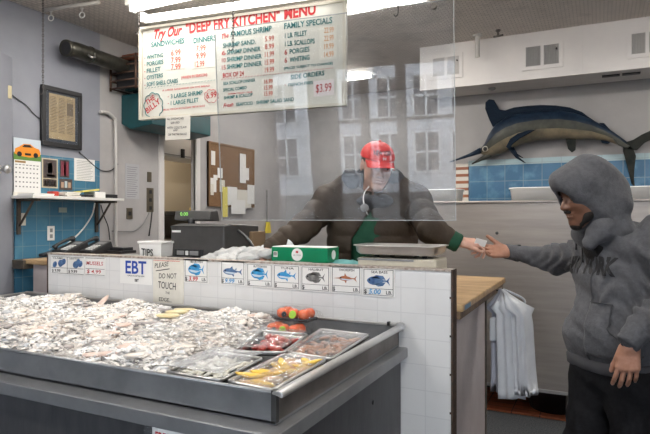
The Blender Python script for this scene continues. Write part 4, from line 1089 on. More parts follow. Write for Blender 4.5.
for u in (.25, .75):
    f = MB()
    for k in range(5):
        cx, cz = x0+W*(u+rnd.uniform(-.15, .15)), z0+Hh*(.6+rnd.uniform(-.1, .1)); f.lathe((cx, y-.0005, cz), [(.016, 0), (.014, .0012), (0, .0016)], 12, (0, -1, 0), sx=1.3)
    f.build('shell_picture', M_fd, t)
t = thing('mussels_price_card', 'price card with MUSSELS handwritten in red', 'price card', onY(95, 275, YC))
mb = MB(); x0, x1, z0, z1 = ysheet(mb, 85.6, 105.8, 257.5, 275.5, .001, .004); mb.build('card', M_paper, t); W, Hh = x1-x0, z1-z0
lr = MB(); write(lr, 'MUSSELS', (x0+W*.08, y, z0+Hh*.58), (x0+W*.9, y, z0+Hh*.58), Hh*.2, UP, NY, .1, .01, .001); write(lr, '$ 4.99', (x0+W*.1, y, z0+Hh*.12), (x0+W*.8, y, z0+Hh*.12), Hh*.2, UP, NY, .1, .01, .001); lr.build('red_handwriting', M_red, t)
lr = MB()
for (u0, u1, v0, v1) in ((.03, .97, .95, .97), (.03, .97, .36, .38), (.03, .97, .03, .05)): lr.box(x0+W*u0, x0+W*u1, y-.0004, y, z0+Hh*v0, z0+Hh*v1)
lr.build('print', M_ink, t)
# EBT
t = thing('ebt_sign', 'white paper sign reading EBT in big blue letters', 'sign', onY(137, 284, YC))
mb = MB(); x0, x1, z0, z1 = ysheet(mb, 120.5, 152, 259, 284, .001, .003); mb.build('sheet', M_paper, t); W, Hh = x1-x0, z1-z0
lr = MB(); write(lr, 'EBT', (x0+W*.18, YC-.003, z0+Hh*.42), (x0+W*.84, YC-.003, z0+Hh*.42), Hh*.5, UP, NY, 0, .022, .001); lr.build('blue_lettering', M_blue, t)
lr = MB(); write(lr, 'CARDS ACCEPTED HERE', (x0+W*.25, YC-.003, z0+Hh*.3), (x0+W*.78, YC-.003, z0+Hh*.3), Hh*.05, UP, NY, 0, .01, .001); write(lr, 'EBT', (x0+W*.48, YC-.003, z0+Hh*.1), (x0+W*.6, YC-.003, z0+Hh*.1), Hh*.1, UP, NY, 0, .03, .001); lr.build('small_lettering', M_ink, t)
# handwritten sign
t = thing('handwritten_sign', 'cream handwritten sign reading please do not touch', 'sign', onY(168, 305, YC))
mb = MB(); x0, x1, z0, z1 = ysheet(mb, 153.5, 184, 259.5, 305.5, .001, .0035); mb.build('sheet', M_paper2, t); W, Hh = x1-x0, z1-z0
lr = MB()
def hw(st, u0, u1, v, v2, h): write(lr, st, (x0+W*u0, YC-.0035, z0+Hh*v), (x0+W*u1, YC-.0035, z0+Hh*v2), Hh*h, UP, NY, .08, .006, .001)
hw('PLEASE', .06, .52, .80, .86, .10); hw('DO NOT', .2, .78, .58, .60, .11); hw('TOUCH', .18, .76, .37, .35, .15); hw('THE', .42, .56, .25, .25, .05); hw('EDGE...', .2, .62, .09, .08, .08)
lr.tube([(x0+W*.1, YC-.004, z0+Hh*.74), (x0+W*.55, YC-.004, z0+Hh*.80)], .0022, 5)
lr.build('handwriting', M_ink, t)
lr = MB(); lr.tube([(x0+W*(.02+i*.032), YC-.004, z0+Hh*(.965+.012*(i % 2))) for i in range(28)], .0016, 4); lr.build('red_zigzag', M_orange, t)

# ================================================================ display table and tray
TX0, TX1, TY0, TY1 = -3.1, -.755, 1.247, 2.236
tbl = thing('display_table', 'dark stainless steel base table under the fish tray', 'table', ((TX0+TX1)/2, 1.75, 0))
MB().box(TX0-.05, -.722, 1.187, 2.243, .925, .938).build('ledge', M_steel_t, tbl, bevel=.003)
MB().box(TX0-.05, -.722, 1.183, 1.190, .897, .937).box(-.725, -.718, 1.187, 2.243, .897, .937).build('lip', M_steel_t, tbl, bevel=.002)
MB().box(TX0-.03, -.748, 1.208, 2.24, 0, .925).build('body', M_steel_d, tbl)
for q in (.25, .62): MB().lathe((-.748, 1.3+q, .80), [(.009, 0), (.009, .004), (0, .005)], 10, (1, 0, 0)).build('screw', M_black, tbl)
a = onY(153, 426, 1.208)
x0, x1 = onY(153.5, 430, 1.208).x, onY(190, 430, 1.208).x; zt_ = onY(154, 426.5, 1.208).z
t = thing('fresh_sign', 'white paper sign with red FRESH lettering on front of the steel table', 'sign', ((x0+x1)/2, 1.205, zt_-.13))
MB().box(x0, x1, 1.203, 1.206, zt_-.13, zt_).build('sheet', M_paper, t)
lr = MB(); write(lr, 'FRESH', (x0+.012, 1.2025, zt_-.032), (x0+(x1-x0)*.62, 1.2025, zt_-.032), .022, UP, NY, 0, .03, .0008); write(lr, 'FISH', (x0+.012, 1.2025, zt_-.075), (x0+(x1-x0)*.6, 1.2025, zt_-.075), .026, UP, NY, 0, .03, .0008); lr.build('red_lettering', M_red, t)
MB().box(x0-.03, x0+.02, 1.2015, 1.2028, zt_-.02, zt_+.02).build('clear_tape', M_film, t)
# tray
tr = thing('display_tray', 'long shallow stainless steel display tray heaped with iced fish', 'tray', ((TX0+TX1)/2, 1.75, .939))
ZR = 1.022
MB().box(TX0, TX1, TY0, TY1, .94, .948).build('floor_plate', M_steel_t, tr)
MB().box(TX0, TX1, TY0, TY0+.006, .94, ZR).build('front_wall', M_steel_t, tr, bevel=.002)
MB().prism([(TX1+.0, TY0, .948), (TX1+.0, TY0, ZR), (TX1-.006, TY0, ZR), (TX1-.006, TY0, .948)], (0, TY1-TY0, 0)).build('side_wall', M_steel_br, tr)
MB().box(TX0, TX0+.006, TY0, TY1, .94, ZR).build('side_wall', M_steel_t, tr)
MB().box(TX0, TX1, TY1-.006, TY1, .94, ZR+.008).build('back_wall', M_steel_t, tr)
MB().tube([(TX0, TY0+.004, ZR), (TX1+.002, TY0+.004, ZR)], .006, 8).build('front_rim', M_steel_t, tr)
rim = MB(); n = 10
prof = [(-.012, -.002), (-.006, .007), (.012, .009), (.020, .006), (.025, -.004), (.020, -.010), (.006, -.005)]
vs = [(TX1+u, yy, ZR+v) for yy in (TY0-.004, TY1-.02) for u, v in prof]; m_ = len(prof)
rim.add(vs, [(i, (i+1) % m_, m_+(i+1) % m_, m_+i) for i in range(m_)]+[tuple(range(m_)), tuple(range(m_, 2*m_))[::-1]], False)
rim.build('right_rim', M_steel_r, tr, bevel=.003)
MB().tube([(TX1+.012, TY1-.022, ZR+.002), (TX1+.012, TY1-.008, ZR+.002)], .022, 10).build('rim_corner', M_steel_r, tr)
MB().box(TX0, TX1, TY1-.012, TY1+.004, ZR+.002, ZR+.012).box(TX0-.01, TX0+.01, TY0, TY1, ZR-.002, ZR+.008).build('back_rim', M_steel_r, tr, bevel=.002)
MB().box(-.80, -.79, TY1-.02, TY1-.004, ZR+.004, ZR+.02).build('stop_peg', M_black, tr)
MB().box(TX1-.012, TX1+.003, TY0-.003, TY0+.012, .945, ZR+.008).build('corner_seam', mat('seam_dark', (.04, .04, .04), .5), tr)

# ---- pans
def pan(name, label, P4, m, depth=.055, rimw=.010, ztop=1.02):
    """P4: four top corners (front-left, front-right, back-right, back-left)"""
    Q = [Vector((x, y, ztop)) for x, y in P4]; c = sum(Q, Vector())/4
    t = thing(name, label, 'food pan', (c.x, c.y, ztop-depth))
    def sc(k, z): return [Vector((c.x+(q.x-c.x)*k, c.y+(q.y-c.y)*k, z)) for q in Q]
    rings = [sc(1.0, ztop-.004), sc(1.0, ztop), sc(.93, ztop), sc(.88, ztop-.01), sc(.80, ztop-depth+.004), sc(.80, ztop-depth), sc(.90, ztop-.012)]
    vs = [v for r_ in rings for v in r_]; fs = []
    for i in range(len(rings)-1):
        for k in range(4): fs.append((i*4+k, i*4+(k+1) % 4, (i+1)*4+(k+1) % 4, (i+1)*4+k))
    fs.append((16, 17, 18, 19)); fs.append((20, 21, 22, 23))
    mb = MB(); mb.add(vs, fs, False); mb.build('body', m, t, bevel=.004)
    rq = sc(.985, ztop+.003); e_ = []
    for k in range(4):
        for j in range(5): e_.append(rq[k].lerp(rq[(k+1) % 4], .04+.92*j/4))
    MB().tube(e_, .0055, 8, closed=True).build('rolled_rim', M_steel_r, t)
    return t, c, Q, depth
def film(t, Q, z, seed=1, m=M_film, n=22, amp=.006):
    rnd = random.Random(seed); ph = [rnd.uniform(0, 6) for _ in range(6)]; vs = []; fs = []
    for i in range(n+1):
        for j in range(n+1):
            u, v = i/n, j/n
            p = Q[0]*(1-u)*(1-v)+Q[1]*u*(1-v)+Q[2]*u*v+Q[3]*(1-u)*v
            e = min(u, v, 1-u, 1-v)*4; e = min(e, 1)
            zz = z+e*amp*(math.sin(9*u+5*v+ph[0])+.7*math.sin(17*v-6*u+ph[1])+.5*math.sin(26*u+ph[2]))+.004
            vs.append((p.x, p.y, zz))
    for i in range(n):
        for j in range(n): a = i*(n+1)+j; fs.append((a, a+1, a+n+2, a+n+1))
    o = MB().add(vs, fs, True).build('plastic_film', m, t)
    md = o.modifiers.new('thickness', 'SOLIDIFY'); md.thickness = .0006
    return o
def piece(name, m, c, r, rz, seed, label, group, cat, ry=0., jit=.12, n=10, bend=0., rx=0.):
    Rm = Matrix.Rotation(rz, 3, 'Z') @ Matrix.Rotation(ry, 3, 'Y') @ Matrix.Rotation(rx, 3, 'X')
    mb = MB(); mb.ball((0, 0, 0), r, n, seed, jit)
    for v in mb.v:
        if bend: v.y += bend*(v.x/r[0])**2*r[0]
    mb.v = [Vector(c)+Rm @ v for v in mb.v]
    return tag(mb.build(name, m), label, cat, group)
def inquad(Q, u, v): return Q[0]*(1-u)*(1-v)+Q[1]*u*(1-v)+Q[2]*u*v+Q[3]*(1-u)*v
steelpan = mat('pan_steel', (.46, .46, .46), .25, metal=1., var=(.36, .36, .36), vscale=14)
M_salm = mat('seasoned_fillet', (.68, .36, .16), .3, var=(.72, .50, .34), vscale=22, bump=.2, bscale=70)
M_mango = mat('yellow_slice', (.80, .48, .05), .3, var=(.85, .58, .12), vscale=30, bump=.1)
M_shr = mat('brown_shrimp', (.42, .17, .075), .35, var=(.58, .30, .17), vscale=35, bump=.25, bscale=90)
M_beef = mat('red_meat', (.45, .03, .025), .3, var=(.62, .16, .12), vscale=28, bump=.25, bscale=70)
M_squid = mat('pale_strip', (.88, .83, .70), .5, var=(.90, .87, .80), vscale=30, bump=.2, bscale=70)
G = 'pieces in the orange food pan'
t, c, Q, dp_ = pan('food_pan', 'steel food pan of yellow and orange seasoned pieces at the front right tray corner', [(-.928, 1.273), (-.775, 1.262), (-.782, 1.606), (-.944, 1.615)], steelpan)
film(t, Q, 1.026, 1, amp=.003); rnd = random.Random(11)
for i in range(26):
    u, v = .18+.64*rnd.random(), .12+.76*(i+.5)/26
    p = inquad(Q, u, v); yel = i % 2
    piece('yellow_slice' if yel else 'orange_fillet', M_mango if yel else M_salm, (p.x, p.y, 1.002+rnd.random()*.012+.012*yel), (.034+.01*rnd.random(), .016, .007 if yel else .012), rnd.uniform(-.5, .9), i, 'yellow slice in the film covered pan at the front right corner' if yel else 'orange seasoned fillet in the film covered pan at the front right corner', 'yellow slices in the front pan' if yel else 'orange fillets in the front pan', 'seafood', ry=rnd.uniform(-.4, .4), bend=.25)
t, c, Q, dp_ = pan('food_pan', 'steel food pan of brown shelled shrimp at the back right of the tray', [(-.948, 1.638), (-.774, 1.622), (-.800, 2.02), (-1.020, 2.04)], steelpan)
film(t, Q, 1.026, 2, amp=.003)
for i in range(46):
    u, v = .14+.72*rnd.random(), .08+.78*(i+.5)/46
    p = inquad(Q, u, v)
    piece('brown_shrimp', M_shr, (p.x, p.y, .999+rnd.random()*.018), (.024, .0085, .008), rnd.uniform(0, 6), i, 'brown shrimp in the film covered pan at the back right', 'brown shrimp in the back right pan', 'shrimp', ry=rnd.uniform(-.4, .4), bend=.5, n=8)
t, c, Q, dp_ = pan('food_pan', 'steel food pan with two red heaps under crinkled plastic in the tray', [(-1.115, 1.56), (-.955, 1.63), (-1.018, 1.925), (-1.222, 1.91)], steelpan)
film(t, Q, 1.036, 3, M_film, amp=.008)
for i in range(44):
    h_ = i % 2; u = .5+rnd.gauss(0, .16); v = (.30 if h_ else .68)+rnd.gauss(0, .07)
    p = inquad(Q, min(max(u, .16), .84), min(max(v, .14), .86))
    piece('red_meat_piece', M_beef, (p.x, p.y, .998+rnd.random()*.03), (.022, .015, .012), rnd.uniform(0, 6), i, 'red piece in the plastic covered pan in the middle of the tray', 'red pieces in the middle pan', 'seafood', jit=.2, n=8)
t, c, Q, dp_ = pan('food_pan', 'steel food pan of pale squid strips at the tray front', [(-1.150, 1.275), (-.952, 1.272), (-.975, 1.535), (-1.165, 1.53)], steelpan)
for i in range(100):
    u, v = .14+.72*rnd.random(), .14+.72*rnd.random(); p = inquad(Q, u, v)
    hgt_ = math.sin(PI*u)*math.sin(PI*v)*.022
    piece('squid_strip', M_squid, (p.x, p.y, .996+hgt_+rnd.random()*.012), (.026, .008, .005), rnd.uniform(0, 6), i, 'pale strip in the pan of squid at the tray front', 'pale strips in the front pan', 'squid', ry=rnd.uniform(-.5, .5), bend=rnd.uniform(-.5, .5), n=8)
film(t, Q, 1.040, 4, M_bag, amp=.004)

# ---- ice mound with fish
rnd = random.Random(21)
IX0, IX1, IY0, IY1 = TX0+.03, -1.16, TY0+.02, TY1-.03
def edge_x(y):
    """right boundary of the iced heap"""
    return -1.165 if y < 1.54 else (-1.13-.30*(y-1.54) if y < 1.93 else -1.275)
def ice_h(x, y):
    ex = min((x-IX0)/.10, (edge_x(y)-x)/.07, (y-IY0)/.08, (IY1-y)/.10); ex = max(min(ex, 1), 0)
    hrow = .019*math.sin((x+.15*y)*11.4+2.5)+.006*math.sin(x*17-y*6)+.006*math.sin(x*31+y*23)
    rise = .012+.016*(y-IY0)/(IY1-IY0)
    return .975+ex**.6*(.038+rise+hrow)
nx_, ny_ = 150, 70; vs = []; fs = []
for i in range(nx_+1):
    for j in range(ny_+1):
        y = IY0+(IY1-IY0)*j/ny_; x = IX0+(edge_x(y)-IX0)*i/nx_; vs.append((x, y, ice_h(x, y)-.006+rnd.uniform(-.003, .003)))
for i in range(nx_):
    for j in range(ny_): a = i*(ny_+1)+j; fs.append((a, a+1, a+ny_+2, a+ny_+1))
m_ = len(vs)
mb = MB().add(vs, fs, True)
M_icebase = mat('wet_ice_bed', (.66, .64, .62), .35, var=(.40, .37, .36), vscale=17, bump=.8, bscale=90)
bed = mb.build('ice_bed', M_icebase)
md = bed.modifiers.new('thickness', 'SOLIDIFY'); md.thickness = .024; md.offset = -1
tag(bed, 'bed of packed wet ice filling the long steel tray', 'ice', kind='stuff')
mb = MB(); mb2 = MB()
for i in range(21000):
    y = rnd.uniform(IY0+.01, IY1-.01); x = rnd.uniform(IX0+.01, edge_x(y)-.01)
    s_ = rnd.uniform(.003, .0085)
    gap = math.sin((x+.15*y)*11.4+2.5+.5*math.sin(y*7))
    if gap < -.80 and rnd.random() < .72: continue
    if rnd.random() < .12: s_ *= 1.7
    z = ice_h(x, y)+rnd.uniform(-.002, .006)
    q = Matrix.Rotation(rnd.uniform(0, 6.28), 3, 'Z') @ Matrix.Rotation(rnd.gauss(0, .7), 3, 'X')
    l, w, h_ = s_*rnd.uniform(1, 2.2), s_*rnd.uniform(.6, 1.3), s_*rnd.uniform(.2, .5)
    c = Vector((x, y, z))
    V = [c+q @ Vector(v) for v in ((-l, -w*.4, 0), (-l*.2, -w, h_*.4), (l, -w*.3, 0), (l*.5, w, -h_*.3), (-l*.6, w*.8, h_*.2), (0, 0, h_), (.1*l, 0, -h_))]
    (mb if i % 5 else mb2).add(V, [(0, 1, 5), (1, 2, 5), (2, 3, 5), (3, 4, 5), (4, 0, 5), (1, 0, 6), (2, 1, 6), (3, 2, 6), (4, 3, 6), (0, 4, 6)], False)
M_ice = mat('crushed_ice', (.90, .885, .86), .3, var=(.76, .69, .63), vscale=5, trans=.0, spec=.6)
M_ice2 = mat('clear_ice', (.93, .94, .96), .15, trans=.3, ior=1.31, spec=.6)
tag(mb.build('crushed_ice', M_ice), 'crushed ice heaped over the fish in the long steel tray', 'ice', kind='stuff')
tag(mb2.build('clear_ice_chips', M_ice2), 'clear ice chips scattered over the heap in the long tray', 'ice', kind='stuff')
M_fil = [mat('pale_fillet', (.74, .66, .58), .3, var=(.80, .75, .70), vscale=25, bump=.2), mat('pink_fillet', (.72, .54, .46), .3, var=(.78, .66, .59), vscale=20, bump=.2), mat('grey_fish_skin', (.20, .19, .19), .3, var=(.42, .38, .36), vscale=30, bump=.2), mat('yellow_fillet', (.74, .62, .34), .3, var=(.80, .72, .48), vscale=20, bump=.2)]
fl = [('pale fillet half buried in the crushed ice', 'pale fillets in the ice'), ('pink fillet half buried in the crushed ice', 'pink fillets in the ice'), ('grey whole fish piece showing through the ice', 'grey fish pieces in the ice'), ('yellowish fillet on the ice near the back of tray', 'yellowish fillets on the ice')]
for i in range(84):
    y = rnd.uniform(IY0+.06, IY1-.06); x = rnd.uniform(IX0+.5 if i % 3 else IX0+.1, edge_x(y)-.06)
    gap = math.sin((x+.15*y)*11.4+2.5+.5*math.sin(y*7))
    k = 2 if gap < -.55 else (1 if rnd.random() < .4 else 0)
    piece('fish_fillet' if k != 2 else 'whole_fish', M_fil[k], (x, y, ice_h(x, y)-.002), (.052 if k != 2 else .05, .026, .009), rnd.gauss(.9, .4), i, fl[k][0], fl[k][1], 'fish', ry=rnd.uniform(-.12, .12), bend=.15, n=12)
for i, (px, py) in enumerate(((166, 317), (176, 313), (184, 311), (100, 305))):
    p = onZ(px, py, 1.03)
    piece('fish_fillet', M_fil[3] if i < 3 else M_fil[1], (p.x, p.y, ice_h(p.x, p.y)+.014), (.06, .026, .010), .3 if i < 3 else 1.2, i, fl[3][0] if i < 3 else 'pinkish fish tail sticking out of the ice at the back of tray', fl[3][1] if i < 3 else None, 'fish', bend=.2, n=12, ry=0 if i < 3 else -.7)
# crinkled plastic over part of the heap
def drapefilm(name, x0, x1, y0, y1, label, seed):
    n = 26; vs = []; fs = []; rr = random.Random(seed)
    for i in range(n+1):
        for j in range(n+1):
            y = y0+(y1-y0)*j/n; x = min(x0+(x1-x0)*i/n, edge_x(y)-.004); vs.append((x, y, ice_h(x, y)+.011+.004*math.sin(i*1.3+seed)+.004*math.sin(j*1.7-i*.6)+rr.uniform(-.002, .002)))
    for i in range(n):
        for j in range(n): a = i*(n+1)+j; fs.append((a, a+1, a+n+2, a+n+1))
    o = MB().add(vs, fs, False).build(name, M_film)
    md = o.modifiers.new('thickness', 'SOLIDIFY'); md.thickness = .0005
    return tag(o, label, 'plastic sheet')
drapefilm('plastic_sheet', -1.55, -1.19, 1.5, 1.9, 'crinkled clear plastic sheet over the iced fillets beside the pans', 3)

# ---- tomato packs
M_tom = mat('tomato', (.72, .10, .03), .25, var=(.66, .15, .045), vscale=20)
def tomato_pack(c, ux, label):
    c = Vector(c); t = thing('tomato_pack', label, 'tomato pack', c, None)
    ux = Vector(ux).normalized(); uy = Vector((-ux.y, ux.x, 0))
    MB().obox(c-ux*.085-uy*.045, ux*.17, uy*.09, (0, 0, .012)).build('pack_tray', M_black, t, bevel=.006)
    for i in (-1, 0, 1):
        for j in (-1, 1):
            if i == 0 and j == 1: continue
            MB().lathe(c+ux*i*.052+uy*j*.02+Vector((0, 0, .008)), [(.001, 0), (.02, .003), (.027, .016), (.026, .03), (.014, .041), (.003, .038)], 18).build('tomato', M_tom, t)
    MB().lathe(c+ux*.012+uy*-.048+Vector((0, 0, .03)), [(.017, 0), (.017, .001)], 16, -uy+Vector((0, 0, .35))).build('green_sticker', mat('green_sticker', (.35, .62, .05), .4), t)
    MB().lathe(c-ux*.03+uy*-.048+Vector((0, 0, .028)), [(.012, 0), (.012, .001)], 16, -uy+Vector((0, 0, .35))).build('dark_sticker', M_ink, t)
    n = 20; vs = []; fs = []
    for i in range(n+1):
        for j in range(n+1):
            u = -1+2*i/n; v = -1+2*j/n; e = (1-abs(u)**4)*(1-abs(v)**4)
            vs.append(c+ux*u*.108+uy*v*.055+Vector((0, 0, .006+.049*max(e, 0)**.5+.003*math.sin(7*u+9*v)+(.012*abs(u)**6)*math.sin(v*9))))
    for i in range(n):
        for j in range(n): a = i*(n+1)+j; fs.append((a, a+1, a+n+2, a+n+1))
    MB().add(vs, fs, True).build('plastic_wrap', M_film, t)
p = onZ(282, 333, 1.0)
z_ = 1.0
tomato_pack((-1.180, 2.035, .985), (.9, -.05, 0), 'lower wrapped pack of red tomatoes at the back of the tray')
tomato_pack((-1.165, 2.09, 1.042), (.9, -.02, 0), 'upper wrapped pack of red tomatoes leaning on the tray back')

# ================================================================ things on the service counter
ZC = 1.226
# desk phones
def phone(px, py, label):
    p = onZ(px, py, ZC+.03); c = Vector((p.x, p.y, ZC))
    t = thing('desk_phone', label, 'phone', c, 'black desk phones on the counter')
    u = Vector((1, -.15, 0)).normalized(); v = Vector((.15, 1, 0)).normalized()
    pr = [c-u*.09-v*.09, c-u*.09-v*.09+Vector((0, 0, .02)), c-u*.09+v*.07+Vector((0, 0, .085)), c-u*.09+v*.09+Vector((0, 0, .02)), c-u*.09+v*.09]
    MB().prism(pr, u*.18).build('body', M_black, t, bevel=.006)
    sl = (v*.16+Vector((0, 0, .065))).normalized(); nn = u.cross(sl); o = c-u*.02-v*.08+Vector((0, 0, .0245))
    MB().obox(o+u*.0+sl*.10+nn*.001, u*.095, sl*.04, nn*.003).build('display', M_grey, t)
    kb = MB()
    for i in range(3):
        for j in range(4): kb.obox(o+u*(.01+i*.03)+sl*(.01+j*.021)+nn*.001, u*.02, sl*.013, nn*.003)
    kb.build('keypad', M_white, t)
    hs = catmull([o-u*.045+sl*.0+nn*.015, o-u*.045+sl*.03+nn*.026, o-u*.045+sl*.08+nn*.03, o-u*.045+sl*.13+nn*.026, o-u*.045+sl*.16+nn*.015], 4)
    MB().tube(hs, [.019, .019, .018, .013, .012, .011, .011, .011, .011, .011, .011, .012, .013, .018, .02, .019, .019][:len(hs)], 10).build('handset', M_black, t)
phone(71, 249, 'black desk phone on the counter, the left one of two')
phone(95, 249, 'black desk phone on the counter, the right one of two')
c = onZ(33, 256, 1.197); t = thing('card_terminal', 'flat black device lying on the left wooden counter end', 'device', (c.x, c.y, 1.198))
MB().prism([(c.x-.13, c.y-.05, 1.198), (c.x-.13, c.y-.05, 1.217), (c.x-.10, c.y+.12, 1.25), (c.x-.10, c.y+.14, 1.198)], (.27, .02, 0)).build('body', M_black, t, bevel=.006)
MB().obox((c.x-.06, c.y-.02, 1.226), (.15, 0, .0), (.02, .09, .02), (0, 0, .006)).build('screen', M_grey, t)
c = onZ(113, 252, ZC+.01); t = MB().obox((c.x-.10, c.y-.03, ZC), (.2, 0, 0), (0, .15, 0), (0, 0, .02)); t.obox((c.x-.07, c.y, ZC+.02), (.16, 0, 0), (0, .1, 0), (0, 0, .022))
tag(t.build('black_router', M_black, bevel=.004), 'flat black box beside the desk phones on the counter', 'device')
# tips tub
c = onY(154.5, 250, 2.40); t = thing('tips_tub', 'frosted plastic tub marked TIPS on the counter left of the register', 'tub', (c.x, 2.42, ZC))
w, d_, h_ = .085, .06, .118
q = lambda s_, z: [Vector((c.x+a*w*s_, 2.42+b*d_*s_, ZC+z)) for a, b in ((-1, -1), (1, -1), (1, 1), (-1, 1))]
rr = [q(.86, 0), q(.96, h_-.012), q(1.04, h_-.012), q(1.04, h_), q(.94, h_), q(.84, .006)]
vs = [v for r_ in rr for v in r_]; fs = [(i*4+k, i*4+(k+1) % 4, (i+1)*4+(k+1) % 4, (i+1)*4+k) for i in range(5) for k in range(4)]+[(3, 2, 1, 0), (20, 21, 22, 23)]
MB().add(vs, fs, False).build('body', M_tubc, t, bevel=.004)
lr = MB(); write(lr, 'TIPS', (c.x-.055, 2.42-d_*1.0, ZC+.040), (c.x+.03, 2.42-d_*1.0, ZC+.036), .040, UP, Vector((0, -1, 0)), 0, .01, .004); lr.build('handwriting', M_ink, t)
MB().obox((c.x+.03, 2.37, ZC+.035), (.045, .0, .02), (0, .004, 0), (-.01, 0, .05)).build('bank_note', mat('note_violet', (.25, .2, .4), .6), t)
# cash register
c0 = onY(172, 254, 2.47); c1 = onY(245, 254, 2.47)
t = thing('cash_register', 'dark grey cash register with a green lit display on the counter', 'cash register', ((c0.x+c1.x)/2, 2.6, ZC))
x0, x1 = c0.x, c0.x+.37; yf, yb = 2.46, 2.80
zt_ = onY(200, 224.5, 2.46).z
MB().prism([(x0, yf, ZC+.03), (x0, yf, zt_-.008), (x0, yf+.07, zt_+.004), (x0, yb, zt_-.01), (x0, yb, ZC+.03)], (x1-x0, 0, 0)).build('body', M_dkgrey, t, bevel=.008)
MB().box(x0-.035, x0+.17, yf-.045, yf+.1, ZC, ZC+.035).build('cash_drawer', M_black, t, bevel=.004)
MB().box(x0-.0, x1, yf, yb, ZC, ZC+.03).build('foot', M_black, t)
MB().box(x0+.03, x0+.23, yf-.004, yf+.002, ZC+.035, ZC+.075).build('port_recess', M_black, t)
for i, (a, b, m_) in enumerate(((.05, .10, M_grey), (.11, .13, M_white), (.14, .2, M_grey))): MB().box(x0+a, x0+b, yf-.009, yf-.003, ZC+.042, ZC+.066).build('connector', m_, t, bevel=.002)
MB().box(x0+.012, x0+.072, yf-.003, yf, zt_-.045, zt_-.033).build('label_strip', M_white, t)
MB().box(x0, x1, yf-.003, yf+.004, zt_-.014, zt_-.009).build('case_seam', M_black, t)
dz = zt_+.004; dx0, dx1 = onY(174.5, 217, 2.53).x, onY(202, 217, 2.53).x; z2 = onY(188, 211, 2.53).z
MB().tube([((dx0+dx1)/2, 2.56, dz-.02), ((dx0+dx1)/2, 2.56, dz+.03)], .02, 12).build('display_stem', M_black, t)
ds = MB().prism([(dx0, 2.525, dz+.02), (dx0, 2.535, z2), (dx0, 2.60, z2+.004), (dx0, 2.62, dz+.012)], (dx1-dx0+.02, .05, 0)).build('display_housing', M_dkgrey, t, bevel=.005)
lr = MB(); write(lr, '0.00', (dx0+.05, 2.5275, dz+.045), (dx0+.10, 2.5345, dz+.045), .02, UP, Vector((0, -1, 0)), 0, .0, .006)
lr.build('display_digits', mat('green_digits', (.25, .7, .12), .4, emis=.8), ds)
lr = MB(); write(lr, 'ROYAL', (dx0+.035, 2.527, dz+.028), (dx0+.075, 2.533, dz+.028), .007, UP, Vector((0, -1, 0)), 0, .0, .006); 
MB().obox((x0+.22, 2.60, zt_-.002), (.05, -.01, 0), (.01, .04, 0), (0, 0, .003)).build('receipt_slip', M_paper, t)
tag(MB().tube(catmull([Vector((x1-.02, 2.60, zt_-.03)), Vector((x1+.06, 2.56, zt_-.06)), Vector((x1+.13, 2.52, zt_-.10)), Vector((x1+.2, 2.50, ZC+.02))], 5), .009, 8).build('register_cable', M_black), 'thick black cable running right from the cash register', 'cable')
a = onY(238, 231, 2.80); b = onY(262, 243, 2.80)
tag(MB().box(a.x, b.x, 2.7, 2.84, ZC, a.z).build('cardboard_box', M_card, bevel=.003), 'small brown cardboard box on counter behind the register', 'box')

# crumpled bags and white folded bag (distance-field blobs with folds)
def crumple(P, d, amp=.008, f=38., s=0.):
    x, y, z = P[:, 0]*f, P[:, 1]*f, P[:, 2]*f
    a = np.abs(np.sin(x+1.7*np.sin(y*.8+s)+.9*np.sin(z*1.3)))+.7*np.abs(np.sin(1.3*y+z*1.1+1.4*np.sin(x*.9+s)))+.5*np.abs(np.sin(2.1*z-x*.7+s))
    return d+amp*(a-1.)
fb = Field(.02)
pp = [onY(px, py, Y) for px, py, Y in ((212, 259, 2.40), (225, 254, 2.43), (240, 252, 2.45), (255, 252, 2.42), (268, 254, 2.40), (248, 258, 2.36), (228, 260, 2.36))]
fb.grp(.03, [ell((p.x, p.y, p.z), (.065, .06, .03)) for p in pp])
fb.post.append(lambda P, d: np.maximum(crumple(P, d, .007, 42.), (ZC+.002)-P[:, 2]))
xs = [p.x for p in pp]
vp, fc = nets(fb, (min(xs)-.1, 2.26, 1.2), (max(xs)+.1, 2.56, 1.40), .0045)
tag(np_mesh('plastic_bag_heap', [(vp, fc)], mat('milky_bag', (.80, .80, .79), .22, trans=.35, ior=1.2, bump=.3, bscale=60), None), 'heap of crumpled clear plastic bags on counter beside the green carton', 'plastic bags')
fb = Field(.02); a = onY(266, 250, 2.50); b = onY(287, 236, 2.50); c = onY(290, 247, 2.5)
fb.grp(.02, [cone(a, b, .028, .006), cone(a, c, .028, .018), cone(c, b, .02, .004)])
fb.post.append(lambda P, d: crumple(P, d, .006, 50.))
vp, fc = nets(fb, A3(a)-.12, A3(b)+.12, .004)
tag(np_mesh('white_paper_bag', [(vp, fc)], M_bagw, None), 'crumpled white paper bag behind the green carton', 'bag')
# green carton
a = onY(272, 262, 2.33); b = onY(328, 263, 2.33); zb_ = 1.268; zt_ = onY(300, 247.5, 2.33).z
t = thing('green_carton', 'green and white glove carton resting on top of the tiled wall', 'carton', ((a.x+b.x)/2, 2.38, zb_))
MB().box(a.x, b.x, 2.325, 2.45, zb_, zt_).build('box', M_gbox, t, bevel=.002)
MB().box(a.x+.004, b.x-.004, 2.329, 2.446, zt_, zt_+.003).build('open_flap', M_paper, t)
for (cx, w_, nrm_, yy) in ((a.x+(b.x-a.x)*.47, .036, (0, -1, 0), 2.3249),):
    MB().lathe((cx, yy, (zb_+zt_)/2), [(.03, 0), (.03, .0008)], 26, nrm_, sx=1, sy=1).build('white_oval', M_paper, t)
ov = t.children[-1]
lr = MB(); cx = a.x+(b.x-a.x)*.47; cz = (zb_+zt_)/2
for s_ in (-.0065, .0005): lr.box(cx+s_, cx+s_+.006, 2.3232, 2.3238, cz+.007, cz+.018)
lr.build('red_mark', M_red, ov)
